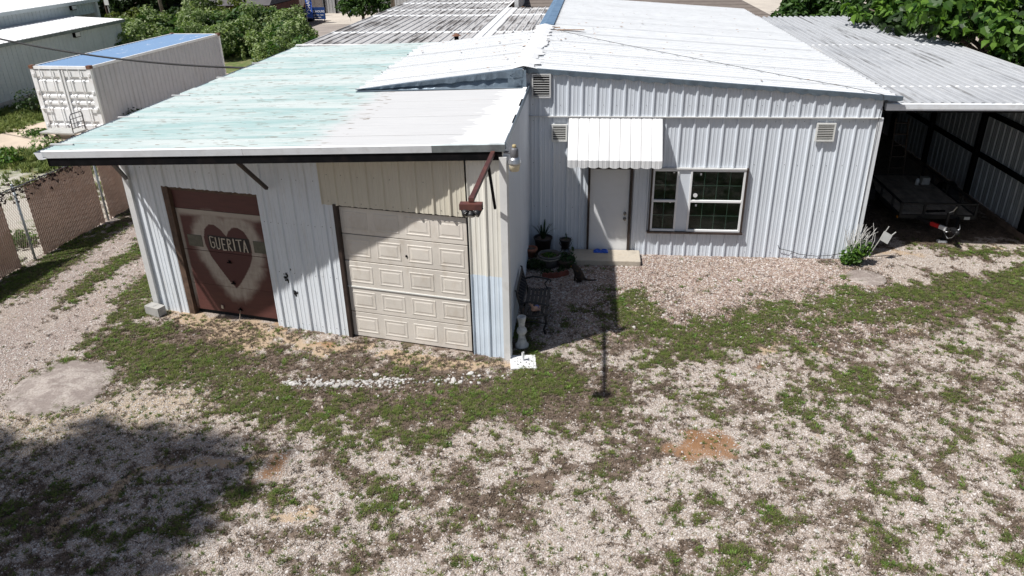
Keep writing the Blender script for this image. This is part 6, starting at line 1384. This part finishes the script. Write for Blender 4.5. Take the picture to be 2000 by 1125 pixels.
for k, (x, y, tx, lb) in enumerate(((-21.75, 46.9, 'HANSON', 'tall blue feather flag in front of the hours sign'), (-18.6, 48.6, 'BLE', 'tall blue feather flag beside the wooden pole'))):
    ff = thing('feather_flag', lb, 'flag', (x, y, 0), 'blue feather flags along the street'); MB().tube([(x-.30, y, 0), (x-.30, y, 3.2), (x-.15, y, 3.75), (x+.15, y, 3.9)], .02, 6).build('pole', 'lamp_alu', ff)
    mb = MB(); prev = None
    for j in range(13):
        z = .55+j*.26; wv = .03*math.sin(j*.9); w_ = .52 if j < 11 else .52-(j-10)*.16; cur = [(x-.28, y+wv*.3, z+.05), (x-.02, y+wv, z), (x-.28+w_, y-wv, z-.04)]
        if prev:
            for i in range(2): mb.poly([prev[i], prev[i+1], cur[i+1], cur[i]])
        prev = cur
    cl2 = mb.build('cloth', 'flag_blue', ff); textobj('lettering', tx, (x-.02, y-.06, 2.05 if k == 0 else 2.3), (math.pi/2, -math.pi/2, 0), .38, 'sign_white', ff)
    if k == 0: MB().tube([(x-.02+.15*math.cos(a*.6), y-.07, 1.0+.15*math.sin(a*.6)) for a in range(9)], .03, 5).build('emblem', 'sign_white', ff)
om = thing('orange_machine', 'small orange machine behind the hours sign', 'machine', (-22.9, 49.3, 0))
bev(MB().box((-22.9, 49.3, .9), (1.25, .8, .35)).build('deck', 'orange', om), .05); MB().lathe((-22.75, 49.3, 1.07), [(.36, 0), (.34, .2), (.2, .45), (.08, .5)], 14).build('hood', 'orange', om, True); MB().box((-22.9, 49.3, .4), (1.0, .7, .7)).build('chassis', 'steel_black', om)
for k, (x, y, h_, r_, lb, mt_, ln) in enumerate(((-28.5, 36.6, 7.5, .13, 'leaning wooden utility pole behind the hedge', 'pole_wood', -.5), (-15.4, 49.5, 7.5, .19, 'wooden utility pole beside the second blue flag', 'pole_wood', 0))):
    MB().tube([(x, y, 0), (x+ln, y, h_)], [r_, r_*.75], 10).build('utility_pole', mt_, None, True, lb, 'pole')
sp_ = thing('street_sign', 'thin metal post with a small square sign behind the warehouse', 'sign', (-32.2, 36.2, 0)); MB().tube([(-32.2, 36.2, 0), (-32.35, 36.2, 2.75)], .04, 8).build('post', 'sign_grey', sp_); MB().box((-32.35, 36.15, 2.75), (.32, .03, .36)).build('plate', 'vent_white', sp_)
st_ = thing('far_wall', 'pale stucco wall seen through the catalpa leaves', 'wall', (19, 14, 0)); MB().box((19.5, 14, 1.6), (.3, 26, 3.2)).build('wall', 'stucco', st_); MB().box((19.5, 14, 3.28), (.4, 26.1, .14)).build('coping', 'tan_wall', st_)
sc_ = thing('shop_building', 'blue-walled shop across the street by the second flag', 'building', (-10, 58, 0)); MB().box((-9.5, 58, 1.7), (8, 6, 3.4)).build('wall', 'sign_blue', sc_); MB().box((-9.5, 58, 3.5), (8.4, 6.4, .2)).build('roof', 'roof_far', sc_)
for k, x in enumerate((-12, -9.5, -7)): MB().box((x, 54.97, 1.3), (1.4, .06, 1.6)).build('window', 'pane_dirty', sc_)
